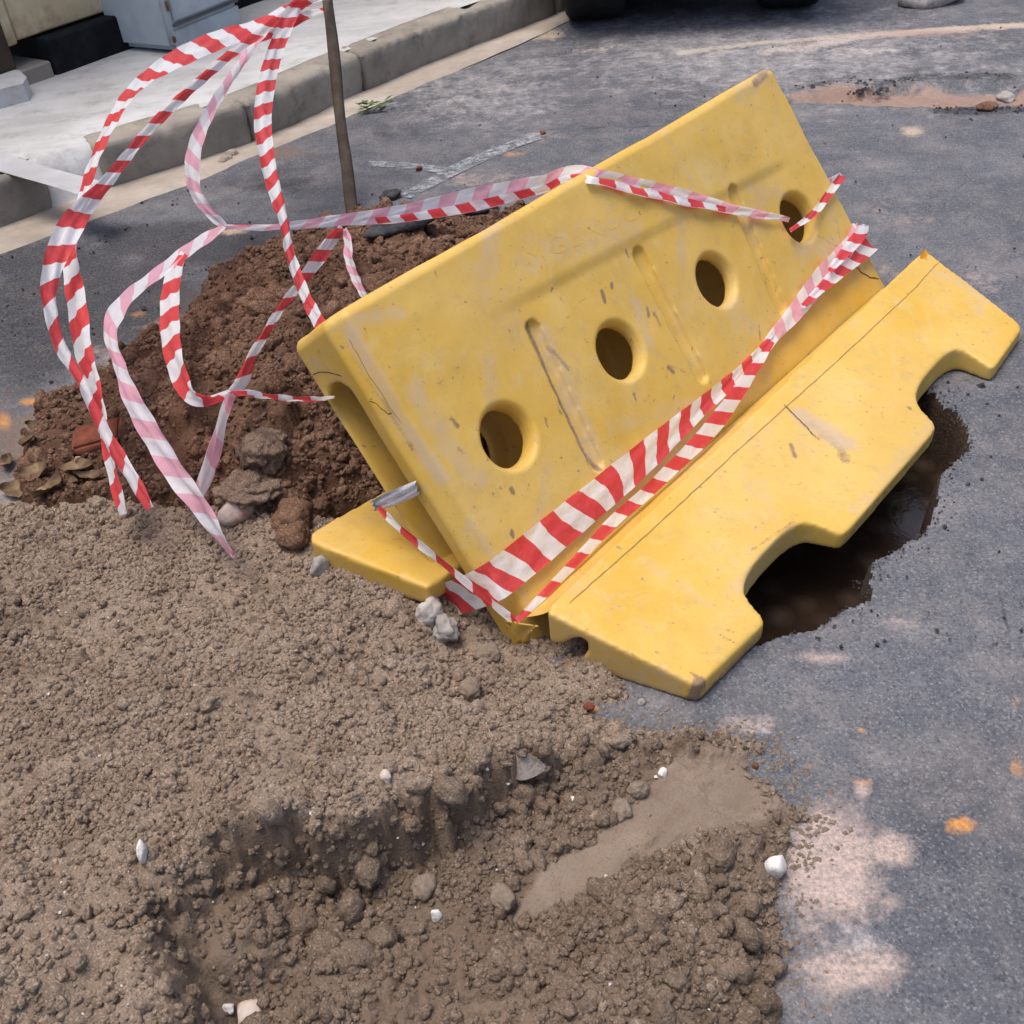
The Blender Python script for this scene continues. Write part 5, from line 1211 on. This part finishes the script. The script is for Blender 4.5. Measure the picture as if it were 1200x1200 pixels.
stone((460, 231), 10, 6, M_red, 'small brown pebble left of the faded road marking', 'stone', 31, .2)
stone((491, 199), 9, 8, M_red, 'small brown lump on the faded road marking', 'stone', 32, .2)
stone((636, 157), 8, 7, M_red, 'small brown lump at the far tip of the road marking', 'stone', 33, .2)
stone((1090, 3), 96, 34, M_greyw, 'flat grey slab of rubble on the road at the top right', 'rubble', 34, .12, .7, .25, name='rubble', aspect=.5)
stone((885, 900), 10, 14, M_red, 'dark red-brown crumb at the right tip of the scraped sand', 'clod', 35, .3, .3, name='clod')
stone((690, 830), 14, 12, M_brick, 'small orange-red brick crumb beside the front foot', 'brick crumb', 36, .3, .8, name='brick_crumb')
stone((752, 825), 12, 12, M_grey, 'small grey pebble at the edge of the front foot', 'stone', 37, .2)
stone((1178, 117), 26, 12, M_grey, 'rubble bits in the road crack at the right', 'rubble', 38, .3, .8, name='rubble')
stone((1155, 128), 30, 9, M_dirtc, 'flat reddish fragment in the road crack at the right', 'rubble', 39, .2, .9, .1, name='rubble')
stone((452, 912), 18, 16, M_pinkst, 'small pinkish pebble on the edge of the dug sand', 'stone', 40, .2)
# half-buried brick
q = hit((104, 524)); bm = bmesh.new(); box_bm(bm, (-.05, -.035, -.03), (.05, .035, .03)); bmesh.ops.bevel(bm, geom=bm.edges[:], offset=.006, segments=2, affect='EDGES')
bmesh.ops.subdivide_edges(bm, edges=bm.edges[:], cuts=3, use_grid_fill=True)
for v_ in bm.verts: v_.co += v_.normal * mnoise.noise(v_.co * 40) * .002
me = bpy.data.meshes.new('brick'); bm.to_mesh(me); bm.free(); me.polygons.foreach_set('use_smooth', [True] * len(me.polygons))
o = link_mesh('brick', me, M_brick, None, tuple(q + np.array([.02, .02, -.006]))); o.rotation_euler = (.1, -.10, .15); tag(o, 'dark red brick half buried at the left foot of the earth heap', 'brick')
# dead leaves
def leaf(px, wpx, mat, label, seed, curlz=.25, tilt=.3):
    g = random.Random(seed); q = hit(px); d = (q - CAMP) @ fwd; L_ = wpx * d / FPX; W_ = L_ * g.uniform(.42, .6); V = []; Fc = []; n = 8; m_ = 6
    for i in range(n + 1):
        t = i / n; wd = W_ * (math.sin(math.pi * t ** .8) ** .75 + .03) / 2
        for j in range(m_ + 1):
            s = j / m_ * 2 - 1; y_ = wd * s * (1 + .12 * math.sin(i * 2.3 + seed))
            V.append(((t - .5) * L_, y_, L_ * curlz * (s * s * .35 * (1 + .5 * math.sin(t * 5 + seed)) + .5 * (t - .5) ** 2) + .02 * L_ * math.sin(i * 1.9 + j * 2.1)))
    for i in range(n):
        for j in range(m_): a = i * (m_ + 1) + j; Fc.append((a, a + 1, a + m_ + 2, a + m_ + 1))
    me = bpy.data.meshes.new('dead_leaf'); me.from_pydata(V, [], Fc); me.update(); me.polygons.foreach_set('use_smooth', [True] * len(me.polygons))
    o = link_mesh('dead_leaf', me, mat, None, tuple(q + np.array([0, 0, .010]))); o.rotation_euler = (g.uniform(-tilt, tilt), g.uniform(-tilt, tilt), g.uniform(0, 6)); tag(o, label, 'leaf', 'dead leaves at the left edge of the earth heap')
for i, (px, w_, mt, lb) in enumerate([((36, 522), 34, M_leafd, 'small tan dead leaf standing up beside the red-brown earth'), ((10, 548), 36, M_leafd, 'brown dead leaf at the very left edge of the picture'), ((45, 560), 50, M_leafd, 'dark curled dead leaf in the middle of the leaf litter'), ((60, 578), 52, M_leafd, 'brown dead leaf lowest in the leaf litter'), ((22, 580), 44, M_leafd, 'yellowish dead leaf near the lower left of the litter'),
                                      ((98, 543), 28, M_leafp, 'pale cream dead leaf just under the brick'), ((92, 555), 46, M_leafd, 'dark dead leaf under the pale leaf'), ((108, 565), 44, M_leafd, 'broad dead leaf right of the litter beside the tape ends'), ((86, 568), 24, M_leafd, 'small reddish dead leaf between the larger ones'), ((44, 503), 26, M_leafd, 'dark red dead leaf at the top of the litter')]):
    leaf(px, w_ * .9, mt, lb, 50 + i, .38, .35)
# loose crumbs of asphalt on the road and round the hole
def crumbs(name, spots, rr, mat, seed, label=None):
    g = random.Random(seed); bm = bmesh.new(); Vs = []; Fs = []
    for (c, r_) in spots:
        b0_ = len(Vs); M3 = Matrix.Rotation(g.uniform(0, 6.28), 3, 'Z') @ Matrix.Rotation(g.uniform(-.6, .6), 3, 'X')
        for vv in [(1, 0, 0), (-1, 0, 0), (0, 1, 0), (0, -1, 0), (0, 0, 1), (0, 0, -1)]:
            p_ = M3 @ Vector((vv[0] * g.uniform(.6, 1.2), vv[1] * g.uniform(.6, 1.2), vv[2] * g.uniform(.5, 1))) * r_; Vs.append((c[0] + p_.x, c[1] + p_.y, c[2] + p_.z))
        for f in ((0, 2, 4), (2, 1, 4), (1, 3, 4), (3, 0, 4), (2, 0, 5), (1, 2, 5), (3, 1, 5), (0, 3, 5)): Fs.append([b0_ + k for k in f])
    bm.free(); o = mesh(name, Vs, Fs, mat, smooth=False); tag(o, label, kind='stuff'); return o
g = random.Random(8); sp = []
for k in range(520):
    p = (g.uniform(420, 1200), g.uniform(30, 760)) if k < 330 else (g.uniform(0, 400), g.uniform(200, 480))
    q = at(p, .004)
    if poly_sd(np.array([q[0]]), np.array([q[1]]), PIT)[0] > -.02: continue
    sp.append((q, g.uniform(.0015, .006) * (1 if g.random() < .9 else 1.8)))
for k in range(260):
    i = g.randrange(0, 16); a, b = PIT[i], PIT[i + 1]; t = g.random(); n_ = np.array([b[1] - a[1], -(b[0] - a[0])]); n_ /= np.linalg.norm(n_) + 1e-9
    q = a * (1 - t) + b * t; c0 = at((1000, 560))[:2]; s_ = 1 if (q - c0) @ n_ > 0 else -1
    q = q + n_ * s_ * abs(g.gauss(0, .016)); sp.append((np.array([q[0], q[1], .002]), g.uniform(.001, .003)))
for pts_, n_, w_ in (([(940, 103), (1000, 96), (1040, 98), (1080, 92), (1180, 90)], 80, .018), ([(1000, 108), (1020, 104), (1040, 108)], 24, .015), ([(1100, 128), (1150, 132), (1200, 128)], 60, .022)):
    pp = [at(p)[:2] for p in pts_]
    for k in range(n_):
        i = g.randrange(len(pp) - 1); t = g.random(); q = pp[i] * (1 - t) + pp[i + 1] * t + np.array([g.gauss(0, w_), g.gauss(0, w_)]); sp.append((np.array([q[0], q[1], .002]), g.uniform(.003, .011)))
crumbs('asphalt_crumbs', sp, 0, M_blk, 3, 'tiny black crumbs of asphalt scattered on the road')
sp = []
for k in range(700):
    i = g.randrange(0, 11); a, b = sand_edge[i], sand_edge[i + 1]; t = g.random(); q = a * (1 - t) + b * t + np.array([g.gauss(.012, .022), g.gauss(.0, .02)])
    z = surf(q[0], q[1])
    if z < -.1: continue
    sp.append((np.array([q[0], q[1], z + .002]), g.uniform(.0015, .0055)))
crumbs('sand_crumbs', sp, 0, M_clod, 5, 'crumbs of sand spilled along the edge of the heap')
sp = []
for k in range(130):
    p = (g.uniform(20, 900), g.uniform(640, 1190)); q = hit(p)
    if surf(q[0], q[1]) > .01: sp.append((q + np.array([0, 0, .001]), g.uniform(.0012, .0032)))
crumbs('white_grit', sp, 0, M_white, 6, 'scattered white grit in the sand')
# orange petal on the far inner corner of the front foot
q = cast(BV_f, (1081, 303), .003); V = []; Fc = []
for i in range(7):
    t = i / 6
    for j in range(4):
        s = j / 3 * 2 - 1; V.append(q + rgt * (.008 * math.sin(math.pi * t ** .7) * s) + (upv * .5 + fn_ * .6) * (t - .4) * .028 + fn_ * (s * s * .004))
for i in range(6):
    for j in range(3): a = i * 4 + j; Fc.append((a, a + 1, a + 5, a + 4))
tag(mesh('petal', V, Fc, M_orange, origin=tuple(q)), 'small orange petal stuck on the far corner of the front foot', 'petal')
# weed in the gutter
q = at((430, 131), .012); weed = thing('weed', q, 'little green weed growing in the gutter right of the stick', 'weed')
g = random.Random(12)
for k in range(22):
    a = g.uniform(0, 6.28); r_ = g.uniform(.01, .075); c_ = q + np.array([r_ * math.cos(a) * .9 + .5 * r_, r_ * math.sin(a) * .6 + .4 * r_, g.uniform(.004, .03)]); d_ = np.array([math.cos(a), math.sin(a), g.uniform(-.1, .5)]); s_ = np.cross(d_, [0, 0, 1]); L_ = g.uniform(.012, .022)
    V = [c_ - d_ * L_, c_ + s_ * L_ * .5 + [0, 0, .003], c_ + d_ * L_, c_ - s_ * L_ * .5 + [0, 0, .003], c_ - [0, 0, .001]]
    mesh('leaf', V, [(0, 1, 4), (1, 2, 4), (2, 3, 4), (3, 0, 4)], M_green, weed)
mesh('stem', [q + [-.03, -.02, 0], q + [-.03, -.016, .004], q + [.09, .06, .012], q + [.09, .064, .016]], [(0, 1, 3, 2)], M_green, weed)
# thin straw in the sand
q = hit((570, 850)); V = []; Fc = []
pts_ = catmull(np.array([hit((577, 868)) + [0, 0, .002], atd((572, 852), (q - CAMP) @ fwd - .012), atd((566, 838), (q - CAMP) @ fwd - .01)]), 5)
for p_ in pts_: V += [p_ - rgt * .0009, p_ + rgt * .0009, p_ + upv * .001]
for i in range(len(pts_) - 1):
    for k in range(3): Fc.append((i * 3 + k, i * 3 + (k + 1) % 3, i * 3 + 3 + (k + 1) % 3, i * 3 + 3 + k))
tag(mesh('straw', V, Fc, M_leafp, origin=tuple(q)), 'thin dry straw sticking out of the sand', 'straw')

# ------------------------------------------------------------------ building, door, cabinet, step
ZP = ZK + .008
w0 = at((72, 83), ZP); w1 = at((166, 49), ZP); wd_ = (w1 - w0); wd_[2] = 0; wd_ /= np.linalg.norm(wd_); wi_ = np.array([-wd_[1], wd_[0], 0])
if wi_ @ np.array([-.7, .7, 0]) < 0: wi_ = -wi_
def bx(a, b, c, d, z0, z1):     # box along the facade: a..b along, c..d into the building
    bm = bmesh.new(); M4 = Matrix(((wd_[0], wi_[0], 0, w0[0]), (wd_[1], wi_[1], 0, w0[1]), (0, 0, 1, 0), (0, 0, 0, 1)))
    box_bm(bm, (a, c, z0), (b, d, z1), M4); bmesh.ops.bevel(bm, geom=bm.edges[:], offset=min(.006, abs(z1 - z0) * .1), segments=1, affect='EDGES'); return bm
bld = thing('shop_building', w0 + wi_ * .3, 'dark shop front with a cream door panel above a black plinth', 'building')
dl = (at((66, 57), ZP + .10) - w0) @ wd_
du = lambda p, z: float((at(p, z) - w0) @ wd_)
bm_obj('plinth', bx(-.02, 6., .0, .3, ZP - .05, ZP + .115), M_black, bld)
bm_obj('door', bx(du((70, 57), ZP + .12), 1.6, .06, .10, ZP + .125, 2.15), M_cream, bld)
bm_obj('door_frame', bx(du((70, 57), ZP + .12) - .055, du((70, 57), ZP + .12) - .008, .045, .12, ZP + .118, 2.2), M_cream, bld)
bm_obj('jamb', bx(-.24, du((70, 57), ZP + .12) - .06, .02, .2, ZP + .05, 2.3), M_dark, bld)
bm_obj('wall', bx(-5, -.30, .22, .4, ZP - .1, 2.5), M_black, bld)
bm_obj('side_panel', bx(-.62, -.34, .12, .2, ZP + .14, 2.1), M_cream, bld)
bm_obj('wall', bx(1.62, 8, .05, .4, ZP + .116, 2.5), M_dark, bld)
bm_obj('lintel', bx(-.3, 1.62, .02, .4, 2.32, 2.5), M_dark, bld)
bm_obj('back_wall', bx(-.31, 1.62, .21, .4, ZP + .12, 2.31), M_dark, bld)
bm_obj('sill', bx(-.5, -.03, .0, .22, ZP - .05, ZP + .045), M_kerb, bld)
# cabinet: standing in front of the plinth
c0 = at((205, 61), ZP); c1 = at((284, 27), ZP); cl = at((170, 49), ZP)
cd_ = c1 - c0; cw = np.linalg.norm(cd_); cd_ /= cw; ci_ = np.array([-cd_[1], cd_[0], 0]);
if ci_ @ wi_ < 0: ci_ = -ci_
cab = thing('utility_cabinet', c0 + cd_ * cw / 2 + ci_ * .15, 'grey-blue metal utility cabinet on the pavement beside the cream door', 'cabinet')
def cbx(a, b, c, d, z0, z1, bev=.01, sg=2):
    bm = bmesh.new(); M4 = Matrix(((cd_[0], ci_[0], 0, c0[0]), (cd_[1], ci_[1], 0, c0[1]), (0, 0, 1, 0), (0, 0, 0, 1)))
    box_bm(bm, (a, c, z0), (b, d, z1), M4); bmesh.ops.bevel(bm, geom=bm.edges[:], offset=bev, segments=sg, affect='EDGES'); return bm
bm_obj('body', cbx(0, cw, 0, .34, ZP, 1.25, .02, 3), M_cab, cab)
bm_obj('door', cbx(.03, cw - .015, -.012, -.001, ZP + .10, 1.2, .004), M_cab, cab)
bm_obj('ledge', cbx(.02, cw - .01, -.016, -.001, ZP + .083, ZP + .091, .002), M_rim, cab)
for z in (.14, .5): bm_obj('hinge', cbx(.010, .019, -.012, -.001, ZP + z, ZP + z + .035, .002), M_rust, cab)
bm_obj('latch', cbx(.0, .018, -.008, -.001, ZP + .03, ZP + .055, .003), M_rust, cab)
bm_obj('skirt', cbx(.008, cw - .008, -.006, -.001, ZP + .002, ZP + .07, .003), M_cab, cab)
# grey stone step slab at the left edge
sp_ = [(-160, 150), (-40, 116), (10, 102), (27, 98), (31, 90), (22, 82), (0, 81), (-160, 96)]
Pq = [at(p, ZP + .05) for p in sp_]
bm = bmesh.new(); hi = [bm.verts.new(tuple(q)) for q in Pq]; lo = [bm.verts.new((q[0], q[1], ZP - .03)) for q in Pq]
bm.faces.new(hi)
for i in range(len(Pq)): bm.faces.new((lo[i], lo[(i + 1) % len(Pq)], hi[(i + 1) % len(Pq)], hi[i]))
tag(bm_obj('door_step', bm, M_pave, None, origin=tuple(Pq[2])), 'rounded grey stone step on the pavement at the left edge', 'step')

# ------------------------------------------------------------------ parked vehicle, only its tyres reach into the picture
a0_ = at((698, 27)); b0_ = at((925, 13)); ax = b0_ - a0_; tr_ = np.linalg.norm(ax); ax /= tr_; fd = np.array([-ax[1], ax[0], 0]); fd = fd if fd[1] > 0 else -fd
veh = thing('parked_vehicle', (a0_ + b0_) / 2 + fd * .9, 'small black vehicle parked beyond the barrier with two black tyres showing', 'vehicle')
def torus_wheel(c, r_, w_):
    prof = [(.62, -.5), (.8, -.53), (.93, -.5), (.985, -.42), (1., -.30), (1., 0), (1., .30), (.985, .42), (.93, .5), (.8, .53), (.62, .5)]; V = []; Fc = []; n = 48; m_ = len(prof)
    for k in range(n):
        a = 2 * math.pi * k / n
        for pr, pw_ in prof: V.append(c + ax * pw_ * w_ + (fd * math.cos(a) + np.array([0, 0, 1]) * math.sin(a)) * pr * r_ * (1 + (.006 if (k % 2 and abs(pw_) < .45) else 0)))
    for k in range(n):
        for j in range(m_ - 1): Fc.append((k * m_ + j, ((k + 1) % n) * m_ + j, ((k + 1) % n) * m_ + j + 1, k * m_ + j + 1))
    o = mesh('wheel', V, Fc, M_tyre, veh)
    Vr_ = []; Fr = []
    for s in (-.3, .3):
        b_ = len(Vr_); Vr_.append(c + ax * s * w_)
        for k in range(24): a = 2 * math.pi * k / 24; Vr_.append(c + ax * s * w_ * 1.2 + (fd * math.cos(a) + np.array([0, 0, 1]) * math.sin(a)) * .64 * r_)
        Fr += [(b_, b_ + 1 + k, b_ + 1 + (k + 1) % 24) for k in range(24)]
    rm = mesh('rim', Vr_, Fr, M_rim, veh); rm.parent = o; rm.location = (0, 0, 0)
for c in (a0_, b0_):
    for k in (0, 1.7): torus_wheel(np.array([c[0], c[1], .27]) + fd * (.10 + k), .27, .24)
def vbx(a, b, c, d, z0, z1, bev):
    bm = bmesh.new(); M4 = Matrix(((ax[0], fd[0], 0, a0_[0]), (ax[1], fd[1], 0, a0_[1]), (0, 0, 1, 0), (0, 0, 0, 1)))
    box_bm(bm, (a, c, z0), (b, d, z1), M4); bmesh.ops.bevel(bm, geom=bm.edges[:], offset=bev, segments=3, affect='EDGES'); return bm
bm_obj('body', vbx(-.22, tr_ + .22, -.18, 2.25, .34, .95, .07), M_body, veh, True)
bm_obj('underbody', vbx(.16, tr_ - .16, -.12, 2.1, .12, .338, .02), M_black, veh)
bm_obj('cabin', vbx(-.14, tr_ + .14, .35, 1.7, .951, 1.5, .12), M_body, veh, True)
bm_obj('bumper', vbx(-.2, tr_ + .2, -.26, -.182, .30, .48, .03), M_black, veh, True)
print('OBJECTS', len(scene.objects), 'FACES', sum(len(o.data.polygons) for o in scene.objects if o.type == 'MESH'))
